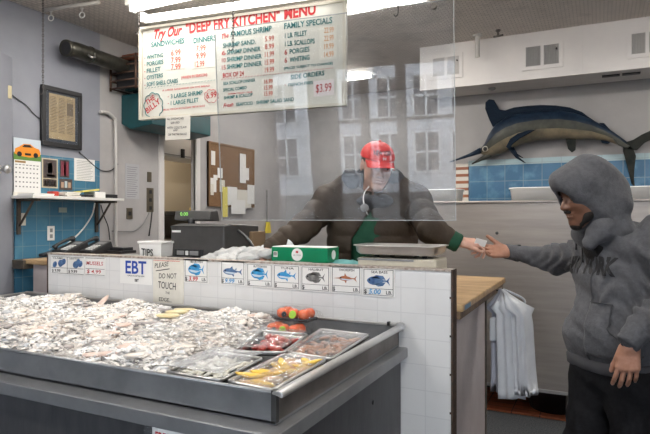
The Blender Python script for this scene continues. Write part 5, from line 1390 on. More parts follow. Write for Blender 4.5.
lr = MB(); write(lr, 'GLOVES', (cx-.02, 2.3238, cz-.006), (cx+.02, 2.3238, cz-.006), .007, UP, Vector((0, -1, 0)), 0, 0, .0008); lr.build('lettering', M_inkg, ov)
m_ = MB().box(a.x+.012, a.x+.034, 2.3235, 2.325, cz-.014, cz+.012); lb = m_.build('barcode_label', M_paper, t)
m_ = MB()
for i in range(7): m_.box(a.x+.014+i*.0026, a.x+.0153+i*.0026, 2.3228, 2.3235, cz-.008, cz+.009)
m_.build('barcode', M_ink, lb)
MB().lathe((b.x+.0001, 2.39, cz), [(.022, 0), (.022, .0008)], 24, (1, 0, 0)).build('white_oval', M_paper, t)
# teal cloth
fb = Field(.02); ps = [onY(px, py, Y) for px, py, Y in ((322, 258, 2.44), (336, 257, 2.43), (350, 257, 2.42), (366, 260, 2.40))]
fb.grp(.03, [ell((p.x, p.y, ZC+.022), (.055, .045, .030)) for p in ps]); fb.post.append(lambda P, d: np.maximum(crumple(P, d, .006, 34.), (ZC+.002)-P[:, 2]))
vp, fc = nets(fb, (ps[0].x-.12, 2.34, 1.2), (ps[-1].x+.12, 2.52, 1.33), .004)
tag(np_mesh('teal_cloth', [(vp, fc)], M_teal2, None), 'folded teal cloth on the counter between carton and scale', 'cloth')
# scale
sc_ = onY(398, 262, 2.36); x0 = onY(357, 262, 2.31).x; x1 = onY(441, 262, 2.31).x
t = thing('counter_scale', 'weighing scale with shallow steel platter on beige base at the counter end', 'scale', ((x0+x1)/2, 2.41, ZC))
zb_ = onY(398, 258.5, 2.31).z
MB().prism([(x0, 2.315, ZC), (x0, 2.315, zb_), (x0, 2.50, zb_+.0), (x0, 2.50, ZC)], (x1-x0-.02, 0, 0)).build('base', mat('scale_beige', (.56, .52, .42), .5, var=(.48, .44, .36), vscale=15), t, bevel=.008)
MB().box(x0+.0, x0+.26, 2.312, 2.316, zb_-.012, zb_-.004).build('scale_band', M_blue if 0 else M_inkg, t)
for fx in (.2, .32, .62, .78):
    MB().tube([(x0+(x1-x0)*fx, 2.36+.08*(fx in (.32, .62)), zb_-.005), (x0+(x1-x0)*fx, 2.36+.08*(fx in (.32, .62)), zb_+.018)], .012, 12).build('support_foot', M_black, t)
zp = zb_+.014; px0, px1 = onY(351, 250, 2.30).x, onY(439, 250, 2.30).x; zq = onY(395, 244.5, 2.4).z
cx, cy = (px0+px1)/2, 2.40; hw_, hd_ = (px1-px0)/2, .115
def rrect(k, z, e=.32):
    o = []
    for i in range(48):
        a_ = 2*PI*i/48; ca_, sa_ = math.cos(a_), math.sin(a_)
        o.append(Vector((cx+math.copysign(abs(ca_)**e, ca_)*hw_*k, cy+math.copysign(abs(sa_)**e, sa_)*(hd_-hw_*(1-k)*.6), z)))
    return o
rr = [rrect(.86, zp), rrect(.93, zp+.012), rrect(.95, zq-.006), rrect(1., zq-.004), rrect(1., zq), rrect(.94, zq), rrect(.92, zp+.014), rrect(.85, zp+.003)]
vs = [v for r_ in rr for v in r_]; fs = [(i*48+k, i*48+(k+1) % 48, (i+1)*48+(k+1) % 48, (i+1)*48+k) for i in range(7) for k in range(48)]+[tuple(range(48))[::-1], tuple(range(7*48, 8*48))]
MB().add(vs, fs, True).build('platter', M_steel_r, t)

# ---- bundle of white carrier bags hanging at the counter end
hx, hy = -.49, 3.20
t = thing('hanging_bag_bundle', 'bundle of white plastic carrier bags hanging from the wooden counter end', 'bag bundle', (hx, hy, .49))
MB().tube([(-.555, hy, 1.075), (hx, hy, 1.075), (hx+.01, hy, 1.09)], .005, 8).build('nail', M_chain, t)
def bagshape(off, w, z0, seed, lean, dpt):
    n = 40; rows = []; rnd = random.Random(seed)
    zs = [1.085, 1.06, 1.02, .985, .95, .90, .80, .70, .60, .52, z0]
    ws = [.012, .018, .05, .085, w*.9, w, w, w*1.02, w*1.06, w*1.1, w*1.12]
    for zi, (z, ww) in enumerate(zip(zs, ws)):
        r = []; amp = min(1, zi/4)
        for k in range(n):
            a = 2*PI*k/n; f_ = 1+.22*amp*math.sin(a*7+seed)+.10*amp*math.sin(a*11+seed*2+z*3)
            xc = hx+off[0]*amp+lean*(1.09-z); yc = hy+off[1]*amp
            dx, dy = math.cos(a)*ww*f_, math.sin(a)*dpt*min(ww/w, 1)*f_
            r.append(Vector((xc+dx*CA-dy*SA*0, yc+dx*SA+dy, z+(rnd.uniform(-.008, .008) if zi == len(zs)-1 else 0))))
        rows.append(r)
    mb = MB(); vs = [v for r in rows for v in r]
    fs = [(i*n+k, i*n+(k+1) % n, (i+1)*n+(k+1) % n, (i+1)*n+k) for i in range(len(zs)-1) for k in range(n)]+[tuple(range(n)), tuple(range((len(zs)-1)*n, len(zs)*n))[::-1]]
    return mb.add(vs, fs, True)
M_bagw2 = mat('thin_white_bag', (.66, .68, .71), .4, var=(.60, .62, .66), vscale=14, bump=.2, bscale=50)
bagshape((.04, .0), .070, .50, 1, .045, .045).build('carrier_bag', M_bagw2, t)
bagshape((.10, .0), .050, .55, 4, .06, .035).build('carrier_bag', M_bagw2, t)
bagshape((-.005, .015), .045, .56, 7, .0, .04).build('carrier_bag', mat('grey_bag', (.42, .43, .50), .45, bump=.2, bscale=40), t)
h_ = Vector((hx, hy, 0))
for s_, zt2 in ((.13, 1.02), (.07, 1.0)):
    MB().tube(catmull([h_+Vector((.0, 0, 1.085)), h_+Vector((s_*.5*CA, s_*.5*SA, 1.06)), h_+Vector((s_*CA, s_*SA, zt2)), h_+Vector((s_*.9*CA, s_*.9*SA, .96))], 5), [.006]*16, 8).build('bag_handle', M_bagw2, t)
MB().obox(h_+Vector((-.02*CA, -.02*SA-.03, .80)), (.0*CA-.035, -.02, 0), (0, .03, 0), (0, 0, .13)).build('loose_handle', M_bagw2, t, bevel=.01)
# ================================================================ people
def unit(v): return Vector(v).normalized()
def frame_of(f, up=(0, 0, 1), roll=0.):
    f = unit(f); l = unit(Vector(up).cross(f)); u = f.cross(l)
    if roll: q = Matrix.Rotation(roll, 3, f); l = q @ l; u = q @ u
    return f, l, u
def head_field(c, f, l, u, s=1.0, neck=None):
    c = Vector(c); P = lambda x, y, z: c+(f*x+l*y+u*z)*s
    ax = (f, l, u); fd = Field(.014)
    E_ = lambda x, y, z, rx, ry, rz: ell(P(x, y, z), (rx*s, ry*s, rz*s), ax)
    main = [E_(-.012, 0, .030, .096, .076, .088), E_(.028, 0, -.030, .062, .060, .080), cone(P(.03, .03, -.055), P(.062, .012, -.098), .030*s, .021*s), cone(P(.03, -.03, -.055), P(.062, -.012, -.098), .030*s, .021*s),
            E_(.058, .034, -.018, .026, .022, .022), E_(.058, -.034, -.018, .026, .022, .022), E_(.070, 0, .032, .020, .052, .014)]
    if neck is not None: main.append(cone(P(-.022, 0, -.06), neck, .047*s, .058*s))
    fd.grp(.03, main)
    fd.grp(.008, [cone(P(.086, 0, .014), P(.108, 0, -.024), .0085*s, .0125*s), E_(.098, .012, -.028, .012, .008, .008), E_(.098, -.012, -.028, .012, .008, .008)])
    fd.grp(.004, [E_(.084, 0, -.056, .014, .025, .0055), E_(.083, 0, -.067, .013, .021, .0065)])
    fd.grp(.004, [E_(-.010, .078, -.006, .018, .007, .030), E_(-.010, -.078, -.006, .018, .007, .030)])
    eyes = [E_(.098, .031, .008, .018, .019, .011), E_(.098, -.031, .008, .018, .019, .011)]
    mouth = E_(.098, 0, -.0612, .02, .024, .0016)
    def post(Pn, d):
        for e in eyes: d = smax(d, -e(Pn), .010)
        return smax(d, -mouth(Pn), .003)
    fd.post.append(post)
    return fd, P
def eyes(P, f, l, u, s, parent, gaze=None):
    for sd in (1, -1):
        mb = MB(); mb.ball(P(.0735, .031*sd, .007), .0125*s, 14); e = mb.build('eye', mat('eye_white', (.62, .58, .54), .2), parent)
        g = unit(gaze or f); MB().lathe(P(.0735, .031*sd, .007)+g*.0115*s, [(.0062*s, 0), (.005*s, .0015), (0, .0018)], 12, g).build('iris', mat('iris_brown', (.05, .025, .015), .2), e)
        MB().tube(catmull([P(.0905, .018*sd, .024), P(.093, .033*sd, .030), P(.084, .050*sd, .024)], 4), .0032*s, 6).build('eyebrow', mat('brow_hair', (.03, .02, .015), .8), parent)
def hand_field(w, d, n, s, curls, thumb=(.6, .5), sc=1., spread=.16, thumb_curl=.3):
    """w wrist point, d towards the fingers, n direction the palm faces, s thumb side"""
    d = unit(d); n = unit(Vector(n)-d*Vector(n).dot(d)); s0 = unit(Vector(s)-d*Vector(s).dot(d)-n*Vector(s).dot(n)); w = Vector(w)
    fd = Field(.007)
    kn = []; palm = []
    for i, (sx_, lx) in enumerate(((.030, .086), (.010, .090), (-.011, .086), (-.030, .078))):
        k = w+(d*lx+s0*sx_-n*.002)*sc; kn.append(k)
        palm.append(cone(w+(d*.010+s0*sx_*.55)*sc, k, .0155*sc, .0115*sc))
    palm.append(cone(w+(d*.018+s0*.022+n*.006)*sc, w+(d*.050+s0*.034+n*.004)*sc, .017*sc, .012*sc))
    palm.append(cone(w-d*.05*sc, w+d*.012*sc, .027*sc, .024*sc))
    fd.grp(.014, palm)
    lens = ((.040, .025, .020), (.044, .028, .021), (.041, .026, .020), (.032, .020, .018))
    tips = []
    for i in range(4):
        p = kn[i]; a = 0; q = unit(d+s0*spread*(1.5-i)*.55); ch = []; r = (.0090, .0093, .0088, .0078)[i]*sc
        for j in range(3):
            a += curls[i][j]; v = q*math.cos(a)+n*math.sin(a); p2 = p+v*lens[i][j]*sc
            ch.append(cone(p, p2, r*(1-.07*j), r*(1-.07*(j+1)))); p = p2
        tips.append((p, v)); fd.grp(.002, ch)
    a, b = thumb
    t0 = w+(d*.020+s0*.022+n*.004)*sc; v = unit(s0*math.sin(a)+d*math.cos(a)+n*b)
    t1 = t0+v*.042*sc; v2 = unit(v*math.cos(thumb_curl)+unit(d+n*.4-s0*.2)*math.sin(thumb_curl)); t2 = t1+v2*.032*sc; v3 = unit(v2*math.cos(thumb_curl)+unit(d*.8+n*.6-s0*.4)*math.sin(thumb_curl)); t3 = t2+v3*.024*sc
    fd.grp(.004, [cone(t0, t1, .0155*sc, .0118*sc), cone(t1, t2, .0112*sc, .0102*sc), cone(t2, t3, .0102*sc, .0085*sc)])
    return fd, tips, t3, w
def around(p, r): p = A3(p); return p-r, p+r
def nails(tips, n, parent, m, sc=1.):
    for p, v in tips:
        nn = unit(v.cross(Vector(n).cross(v)))*-1
        mb = MB(); mb.ball(Vector(p)+nn*.0058*sc+v*.001, (.0045*sc, .0045*sc, .0018*sc), 8); mb.build('fingernail', m, parent)

def wrinkle(P, d, amp, f=16., ph=0.):
    x, y, z = P[:, 0]*f, P[:, 1]*f, P[:, 2]*f
    w = np.sin(x*1.1+1.8*np.sin(z*.6+y*.4+ph)+z*.9)+.7*np.sin(y*1.5-z*1.2+1.5*np.sin(x*.7+ph))+.45*np.sin(z*2.7+x*1.9+ph)
    return d+amp*w*.5
M_skin1 = mat('vendor_skin', (.62, .38, .29), .45, var=(.56, .31, .24), vscale=40, sss=.05)
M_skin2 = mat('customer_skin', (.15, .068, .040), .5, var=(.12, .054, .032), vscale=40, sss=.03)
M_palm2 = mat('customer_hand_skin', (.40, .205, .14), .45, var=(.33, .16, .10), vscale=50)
M_puff = mat('brown_puffer', (.050, .036, .026), .6, spec=.2, var=(.062, .046, .034), vscale=6, bump=.35, bscale=35)
M_shirt = mat('green_shirt', (.008, .07, .035), .8, var=(.006, .055, .028), vscale=30)
M_cap = mat('red_cap', (.78, .035, .03), .6, var=(.72, .03, .025), vscale=20, bump=.1, bscale=300)
M_hood = mat('grey_fleece', (.100, .101, .110), .95, var=(.074, .075, .083), vscale=60, bump=.3, bscale=200, spec=.1, sheen=.08)
M_hood_d = mat('dark_fleece_seam', (.05, .05, .056), .95)
M_hair = mat('black_hair', (.012, .010, .009), .8, bump=.5, bscale=200)
M_jean = mat('black_denim', (.010, .010, .011), .9, spec=.1, var=(.016, .016, .018), vscale=50, bump=.2, bscale=150)
M_shoe = mat('black_shoe', (.02, .02, .02), .5)
M_nail = mat('nail', (.50, .30, .24), .3)

# ---------------------------------------------------------------- vendor
hc = C(376.5, 166, 2.97)
vf, vl, vu = frame_of(DV(.20, -.90, -.30), roll=R(-4))
vendor = thing('person', 'person in red cap and brown puffer jacket behind the counter handing over a slip', 'person', (C(370, 217, 3.08).x, C(370, 217, 3.08).y, .16))
nk = C(372, 200, 3.06)
hf, HP = head_field(hc, vf, vl, vu, 1.0, nk)
pc_ = [nets(hf, *around(hc, .22), .0034)]
# sleeves' joints
shL, elL, wrL = C(415, 201, 3.04), C(430, 229, 2.86), C(453, 240.5, 2.84)     # his left arm (right in the picture)
shR, elR, wrR = C(330, 201, 3.08), C(303, 228, 2.98), C(274, 246, 2.88)
body = Field(.03)
chest = C(372, 240, 3.10); hip = Vector((chest.x, chest.y+.03, 1.07))
tl_, tr_ = unit(vl), None
side = DV(1, .05, 0)
body.grp(.06, [cone(nk-Vector((0, 0, .02)), nk-Vector((0, 0, .12)), .055, .09), ell(chest, (.165, .11, .24), (side, DV(-.05, 1, 0), Vector((0, 0, 1)))), ell(hip, (.16, .115, .16), (side, DV(-.05, 1, 0), Vector((0, 0, 1))))])
for a, b, c_ in ((shL, elL, wrL), (shR, elR, wrR)): body.grp(.02, [cone(chest+Vector((0, 0, .13)), a, .07, .055), cone(a, b, .05, .038), cone(b, c_, .036, .026)])
for sgn in (-1, 1):
    h0 = hip+side*.085*sgn; kn_ = Vector((h0.x, h0.y-.02, .62)); an = Vector((h0.x, h0.y+.03, .24))
    body.grp(.02, [cone(h0, kn_, .085, .055), cone(kn_, an, .052, .036), cone(an, Vector((an.x, an.y-.13, .20)), .035, .03)])
pc_.append(nets(body, (chest.x-.75, chest.y-.75, .12), (chest.x+.8, chest.y+.5, 1.75), .010))
# left hand holding the slip
hd = unit(C(478, 243, 2.83)-wrL); hd = unit(hd+Vector((0, 0, -.02)))
hfL, tipsL, thL, _ = hand_field(wrL+hd*.03, hd, DV(.05, .35, -.9), DV(.15, -1, .15), [(.45, .75, .5), (.85, .95, .6), (1.0, 1.0, .7), (1.1, 1.0, .7)], thumb=(.35, .15), thumb_curl=.25, sc=.98)
pc_.append(nets(hfL, *around(wrL+hd*.09, .15), .0026))
hdR = unit(C(262, 258, 2.82)-wrR)
hfR, tipsR, thR, _ = hand_field(wrR+hdR*.03, hdR, DV(.1, .2, -1), DV(.6, .6, .1), [(.35, .4, .3)]*4, thumb=(.6, .3))
pc_.append(nets(hfR, *around(wrR+hdR*.09, .15), .0028))
vb = np_mesh('body', pc_, M_skin1, vendor)
eyes(HP, vf, vl, vu, 1.0, vb, gaze=vf+DV(.3, 0, -.3))
nails(tipsL[:2], DV(.05, .35, -.9), vb, M_nail)
hair = Field(.01); hair.grp(.02, [ell(HP(-.020, 0, .030), (.093, .0795, .088), (vf, vl, vu)), cone(HP(-.07, 0, -.01), HP(-.075, 0, -.05), .045, .03)])
hair.post.append(lambda P, d: np.maximum(d, (P-A3(HP(.030, 0, .0)))@A3(vf)))
np_mesh('hair', [nets(hair, *around(hc, .2), .005)], mat('greying_hair', (.10, .085, .07), .8, bump=.4, bscale=200), vb)
# cap
cap = Field(.004)
dome = ell(HP(-.010, 0, .048), (.108, .089, .082), (vf, vl, vu)); inn = ell(HP(-.010, 0, .046), (.101, .082, .076), (vf, vl, vu)); A_u = A3(vu); base_ = A3(HP(0, 0, .042))
cap.grp(0, [dome]); cap.post.append(lambda P, d: np.maximum(np.maximum(d, -inn(P)), -((P-base_)@A_u)))
brim = Field(.004); bo = ell(HP(.072, 0, .032), (.098, .076, .045), (vf, vl, vu)); bi = ell(HP(.072, 0, .028), (.110, .088, .044), (vf, vl, vu)); fr_ = A3(HP(.068, 0, 0)); A_f = A3(vf)
brim.grp(0, [bo]); brim.post.append(lambda P, d: np.maximum(np.maximum(np.maximum(d, -bi(P)), -((P-A3(HP(0, 0, .040)))@A_u)), -((P-fr_)@A_f)))
capo = np_mesh('cap', [nets(cap, *around(hc, .22), .003)], M_cap, vendor)
# brim as a curved plate
mb = MB(); n = 16; vs = []; fs = []
for i in range(n+1):
    a = -1.25+2.5*i/n
    for j in range(7):
        t = j/6; rr_ = .082*math.sin(a)*1.02; x0_ = .094*math.cos(a)**.7 if abs(a) < 1.5 else 0
        ext = .078*math.cos(a*.95)**.8
        x = -.004+x0_+ext*t; y = rr_*(1-.06*t); z = .046-.020*(y/.08)**2*t*1.0-.016*t*1.0-.010*abs(y/.08)**2
        vs.append(HP(x, y, z))
for i in range(n):
    for j in range(6): a = i*7+j; fs.append((a, a+1, a+8, a+7))
bo_ = mb.add(vs, fs, True).build('cap_brim', M_cap, capo); md = bo_.modifiers.new('thick', 'SOLIDIFY'); md.thickness = .005
MB().ball(HP(-.01, 0, .131), .008, 10).build('cap_button', M_cap, capo)
cb2 = nets(cap, *around(hc, .22), .005); cbv = bvh_of(*cb2)
def cap_text(st, y0, z0, y1, z1, h, m, name, bold=.02):
    lr = MB(); write(lr, st, HP(.2, y0, z0), HP(.2, y1, z1), h, vu, vf, 0, bold, 0.)
    # subdivide is not needed: small letters follow the dome vertex by vertex
    drape(lr, cbv, -vf, .0022); lr.build(name, m, capo)
cap_text('NEW YORK', -.050, .072, .045, .078, .022, M_ink, 'black_lettering', .035)
lr = MB(); write(lr, 'H', HP(.2, -.004, .053), HP(.2, .012, .053), .014, vu, vf, 0, .03, 0.); drape(lr, cbv, -vf, .0022); lr.build('white_mark', M_paper, capo)
lr = MB(); lr.tube([HP(.172, .018, .028), HP(.170, .040, .026)], .0025, 6); lr.build('brim_label', M_paper, capo)
# jacket
jk = Field(.03)
axs = (side, DV(-.05, 1, 0), Vector((0, 0, 1)))
def torso_puff(c, r):
    e = ell(c, r, axs)
    def f(P): return e(P)-.011*np.sqrt(np.abs(np.sin(PI*P[:, 2]/.092)))
    return f
jk.grp(.07, [torso_puff(chest+Vector((0, 0, .02)), (.245, .155, .27)), torso_puff(hip+Vector((0, 0, .0)), (.235, .165, .22)), ell(C(372, 205, 3.08), (.215, .12, .085), axs)])
jk.grp(.06, [cone(C(352, 178, 3.10), shR, .05, .085), cone(C(394, 180, 3.08), shL, .05, .083), cone(shR, shL, .07, .07)])
jk.grp(.03, [puff(shL, elL, .088, .074, .012, .078), puff(elL, wrL-(wrL-elL)*.0, .072, .047, .010, .07)])
jk.grp(.03, [puff(shR, elR, .090, .076, .012, .078), puff(elR, wrR, .074, .050, .010, .07)])
fdir = A3(DV(0, -1, 0)); sdir = A3(side); jc = A3(C(371, 240, 3.1)); nkA = A3(nk)
def openfront(P, d):
    q = P-jc; s_ = q@sdir; f_ = q@fdir; z = P[:, 2]
    w = np.clip(.055-(z-1.36)*.35, .004, .055)
    slot = np.maximum(np.abs(s_+.066-.30*np.clip(z-1.36, 0, .2))-w, -(f_-.02))
    return smax(d, -slot, .012)
jk.post.append(lambda P, d: wrinkle(P, d, .005, 24.)); jk.post.append(openfront)
nh = A3(nk+Vector((0, 0, .06)))
jk.post.append(lambda P, d: smax(d, -(np.linalg.norm((P-nh)*np.array((1, 1, .6)), axis=1)-.074), .01))
J = nets(jk, (chest.x-.85, chest.y-.8, .80), (chest.x+.85, chest.y+.45, 1.78), .0065)
jo = np_mesh('puffer_jacket', [J], M_puff, vendor)
# dark raised collar/hood around the neck
col_ = Field(.01); col_.grp(.04, [ell(C(351, 183, 3.08), (.055, .07, .085), axs), ell(C(395, 184, 3.08), (.055, .07, .085), axs), ell(C(374, 182, 3.17), (.12, .06, .10), axs), ell(C(372, 205, 3.07), (.12, .10, .05), axs), ell(C(375, 201, 2.99), (.10, .085, .045), axs)])
col_.post.append(lambda P, d: smax(d, -ell(HP(.02, 0, -.04), (.12, .082, .118), (vf, vl, vu))(P), .012)); col_.post.append(lambda P, d: wrinkle(P, d, .006, 40.))
np_mesh('jacket_hood', [nets(col_, *around(C(374, 190, 3.1), .30), .006)], mat('dark_navy_lining', (.018, .020, .028), .6, bump=.2), jo)
sh_ = Field(.02); sh_.grp(.05, [ell(chest+DV(0, -.045, .02), (.15, .115, .24), axs), cone(nk-Vector((0, 0, .05)), chest+Vector((0, 0, .1)), .062, .10), ell(hip, (.16, .15, .16), axs)]); sh_.post.append(lambda P, d: wrinkle(P, d, .005, 30.))
np_mesh('green_shirt', [nets(sh_, *around(chest-Vector((0, 0, .08)), .42), .008)], M_shirt, vendor)
mb = MB()
for a, b, r_ in ((elL, wrL, .045),):
    v = unit(b-a); mb.lathe(b-v*.005, [(.046, -.02), (.050, 0), (.0485, .018), (.050, .03), (.044, .042), (.030, .043)], 26, v, cap=False)
mb.build('green_cuff', M_shirt, vendor)
mb = MB(); v = unit(wrR-elR); mb.lathe(wrR, [(.047, -.02), (.05, 0), (.048, .02), (.03, .03)], 26, v, cap=False); mb.build('jacket_cuff', M_puff, vendor)
# trousers and shoes
tp = Field(.02)
for sgn in (-1, 1):
    h0 = hip+side*.085*sgn; kn_ = Vector((h0.x, h0.y-.02, .62)); an = Vector((h0.x, h0.y+.03, .26))
    tp.grp(.05, [ell(hip, (.175, .135, .14), axs), cone(h0, kn_, .10, .075), cone(kn_, an, .073, .065)])
np_mesh('trousers', [nets(tp, (hip.x-.4, hip.y-.35, .18), (hip.x+.4, hip.y+.35, 1.25), .010)], M_jean, vendor)
for sgn in (-1, 1):
    s0_ = Field(.02); h0 = hip+side*.085*sgn; s0_.grp(.04, [ell((h0.x, h0.y-.06, .205), (.05, .14, .045)), ell((h0.x, h0.y+.03, .235), (.045, .06, .06))])
    s0_.post.append(lambda P, d: np.maximum(d, .161-P[:, 2])); np_mesh('shoe', [nets(s0_, *around((h0.x, h0.y-.04, .22), .2), .008)], M_shoe, vendor)
# cord and badge
pts = catmull([HP(-.01, .075, -.02), C(366, 190, 2.93), C(364, 205, 2.88), C(368, 215, 2.885)], 6)
jb = bvh_of(*J)
MB().tube(pts, .003, 6).build('neck_cord', M_white, vendor)
bc = C(364.5, 208, 2.86)
MB().lathe(bc, [(.020, 0), (.022, .004), (.018, .008), (.0, .008)], 20, DV(0, -1, 0)).build('round_badge', M_grey, vendor)
tag(MB().box(-1.7, -.80, 2.52, 3.4, 0, .158).build('floor_platform', M_kdark, bevel=.005), 'dark raised platform the vendor stands on behind the counter', 'platform')
# the slip of paper
pa, pb = Vector(tipsL[0][0]), Vector(thL)
sc0 = C(480.5, 242.5, 2.795)
e1 = DV(.93, .0, -.25).normalized(); e2 = DV(.25, -.35, .9).normalized()
tag(MB().obox(sc0-e1*.028-e2*.018, e1*.056, e2*.036, e1.cross(e2)*.0012).build('paper_slip', M_paper), 'small white paper slip passing between the two hands', 'paper slip')

# ---------------------------------------------------------------- customer
cust = thing('person', 'person in grey hooded sweatshirt and black jeans reaching out a hand at the counter', 'person', (C(614, 217, 2.33).x, C(614, 217, 2.33).y, 0))
cf, cl, cu = frame_of(DV(-.97, -.14, -.20))
hc2 = C(586, 197, 2.32); nk2 = C(604, 236, 2.36)
hf2, HP2 = head_field(hc2, cf, cl, cu, 1.0, nk2)
pieces = [nets(hf2, *around(hc2, .24), .0034)]
tf = DV(-.93, -.37, 0).normalized(); tl2 = Vector((0, 0, 1)).cross(tf).normalized()      # facing, his left (towards viewer)
Z3 = Vector((0, 0, 1)); ax2 = (tf, tl2, Z3)
ch2 = C(619, 286, 2.36); hp2 = C(613, 362, 2.36)
shN = ch2+tl2*.165+tf*-.03+Vector((0, 0, .195)); elN = C(674, 292, 2.13); wrN = C(634, 336, 2.10)
shF = C(596, 250, 2.47); elF = C(556, 259, 2.70); wrF = C(513, 252.5, 2.84)
bd = Field(.03)
bd.grp(.06, [cone(nk2, ch2+Vector((0, 0, .12)), .055, .09), ell(ch2, (.115, .165, .24), ax2), ell(hp2, (.115, .155, .16), ax2)])
for a, b, c_ in ((shN, elN, wrN), (shF, elF, wrF)): bd.grp(.02, [cone(a, b, .05, .038), cone(b, c_, .036, .026)])
for sgn in (-1, 1):
    h0 = hp2+tl2*.09*sgn-Vector((0, 0, .06)); kn_ = h0+tf*(.06 if sgn < 0 else .0)+Vector((0, 0, .47-h0.z)); an = h0+tf*(.05 if sgn < 0 else -.05)+Vector((0, 0, .09-h0.z))
    bd.grp(.02, [cone(h0, kn_, .085, .055), cone(kn_, an, .052, .036), cone(an, an+tf*.14-Z3*.05, .035, .028)])
pieces.append(nets(bd, (ch2.x-.8, ch2.y-.6, .0), (ch2.x+.5, ch2.y+.6, 1.62), .010))
# reaching hand (right hand, palm turned up and to the viewer)
dF = unit(C(484, 250.5, 2.83)-wrF)
hF, tipsF, thF, _ = hand_field(wrF+dF*.028, dF, DV(-.1, -.72, .68), DV(.0, .30, .95), [(.10, .22, .12), (.22, .28, .15), (.30, .30, .2), (.36, .34, .25)], thumb=(.62, .25), thumb_curl=.12, sc=1.0, spread=.30)
pieces.append(nets(hF, *around(wrF+dF*.09, .16), .0026))
hand_pieces = [pieces.pop()]
dN = unit(DV(-.16, -.02, -1)); wN = C(631, 345, 2.10)
hN, tipsN, thN, _ = hand_field(wN, dN, DV(.35, .85, -.1), DV(-.9, .2, 0), [(.25, .35, .25), (.30, .40, .3), (.34, .42, .3), (.36, .42, .3)], thumb=(.35, .25), thumb_curl=.2, sc=1.02, spread=.12)
hand_pieces.append(nets(hN, *around(wN+dN*.08, .16), .0026))
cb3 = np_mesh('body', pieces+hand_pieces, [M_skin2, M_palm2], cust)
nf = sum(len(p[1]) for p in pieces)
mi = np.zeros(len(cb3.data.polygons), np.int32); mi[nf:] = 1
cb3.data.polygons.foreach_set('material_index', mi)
eyes(HP2, cf, cl, cu, 1.0, cb3, gaze=cf-Z3*.2)
nails(tipsN, DV(.35, .85, -.1), cb3, M_nail); nails(tipsF, DV(-.1, -.72, .68), cb3, M_nail)
bdm = Field(.006); bdm.grp(.02, [cone(HP2(.035, .035, -.062), HP2(.066, .010, -.105), .030, .020), cone(HP2(.035, -.035, -.062), HP2(.066, -.010, -.105), .030, .020), cone(HP2(.0, .052, -.03), HP2(.035, .040, -.07), .008, .018)])
bdm.grp(.004, [cone(HP2(.0935, .016, -.046), HP2(.0935, -.016, -.046), .0065, .0065)])
np_mesh('beard', [nets(bdm, *around(hc2, .2), .0036)], M_hair, cb3)
# hood
hd3 = Field(.02)
A0 = A3(cl)
Hc = C(589, 189, 2.33)
hd3.grp(.05, [ell(Hc, (.138, .112, .140), (cf, cl, cu)), ell(C(572, 180, 2.31), (.085, .080, .050), (cf, cl, cu)), ell(C(602, 205, 2.35), (.105, .118, .12), (cf, cl, cu)), ell(C(603, 232, 2.36), (.105, .14, .080), ax2)])
cyl_c = A3(C(535, 226, 2.30))
def hoodcut(P, d):
    o = d.copy()
    q = P-cyl_c; q = q-np.outer(q@A0, A0)
    cyl = np.linalg.norm(q, axis=1)-.166
    inner = o+.013
    inner = np.maximum(inner, (1.375)-P[:, 2])
    return smax(smax(o, -inner, .004), -np.maximum(cyl, 1.372-P[:, 2]), .008)
hd3.post.append(lambda P, d: wrinkle(P, d, .009, 24., 1.)); hd3.post.append(hoodcut)
HD = nets(hd3, *around(Hc-Vector((0, 0, .05)), .30), .005)
# dark collar inside the hood
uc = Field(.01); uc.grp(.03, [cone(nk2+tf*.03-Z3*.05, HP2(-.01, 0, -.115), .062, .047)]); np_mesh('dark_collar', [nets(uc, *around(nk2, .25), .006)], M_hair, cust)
# sweatshirt
sw = Field(.03)
belly = C(611, 335, 2.36)
sw.grp(.06, [ell(ch2+Vector((0, 0, .0)), (.148, .195, .25), ax2), ell(belly, (.165, .20, .17), ax2), ell(ch2+Vector((0, 0, .17))-tf*.03, (.13, .20, .11), ax2), cone(nk2+Vector((0, 0, .0)), ch2+Vector((0, 0, .1)), .075, .11)])
sw.grp(.06, [cone(C(606, 222, 2.29), C(592, 242, 2.28), .050, .034), cone(C(600, 222, 2.42), C(585, 242, 2.40), .050, .034)])
sw.grp(.08, [cone(ch2+tl2*.10+Z3*.12, shN, .085, .084), cone(shN, elN, .083, .070)]); sw.grp(.02, [cone(elN, wrN, .068, .047)])
sw.grp(.05, [cone(ch2-tl2*.08+Z3*.10, shF, .09, .080), cone(shF, elF, .078, .062)]); sw.grp(.02, [cone(elF, wrF+(elF-wrF)*.02, .060, .040)])
fa, fb_ = A3(shF), A3(wrF); na, nb_ = A3(shN), A3(wrN)
def folds(P, d):
    d = wrinkle(P, d, .013, 17., .6); d = wrinkle(P, d, .005, 41., 2.)
    v = (fb_-fa)/np.linalg.norm(fb_-fa); t = (P-fa)@v; near = np.exp(-((t-.16)/.16)**2)*(np.linalg.norm((P-fa)-np.outer(t, v), axis=1) < .14)
    d = d+.006*near*np.sin(t*95+6*np.sin(P[:, 2]*30))
    v = (nb_-na)/np.linalg.norm(nb_-na); t = (P-na)@v; near = np.exp(-((t-.22)/.12)**2)*(np.linalg.norm((P-na)-np.outer(t, v), axis=1) < .16)
    return d+.008*near*np.sin(t*80+5*np.sin(P[:, 0]*26))
sw.post.append(folds)
hemz = C(605, 360, 2.36).z
sw.post.append(lambda P, d: smax(d, (hemz-P[:, 2])-.10*((P-A3(hp2))@A3(tf)+.1)*0, .015))
SWM = nets(sw, (ch2.x-.85, ch2.y-.6, hemz-.05), (ch2.x+.55, ch2.y+.6, 1.62), .0062)
swo = np_mesh('hooded_sweatshirt', [SWM, HD], M_hood, cust)
SB = bvh_of(*SWM)
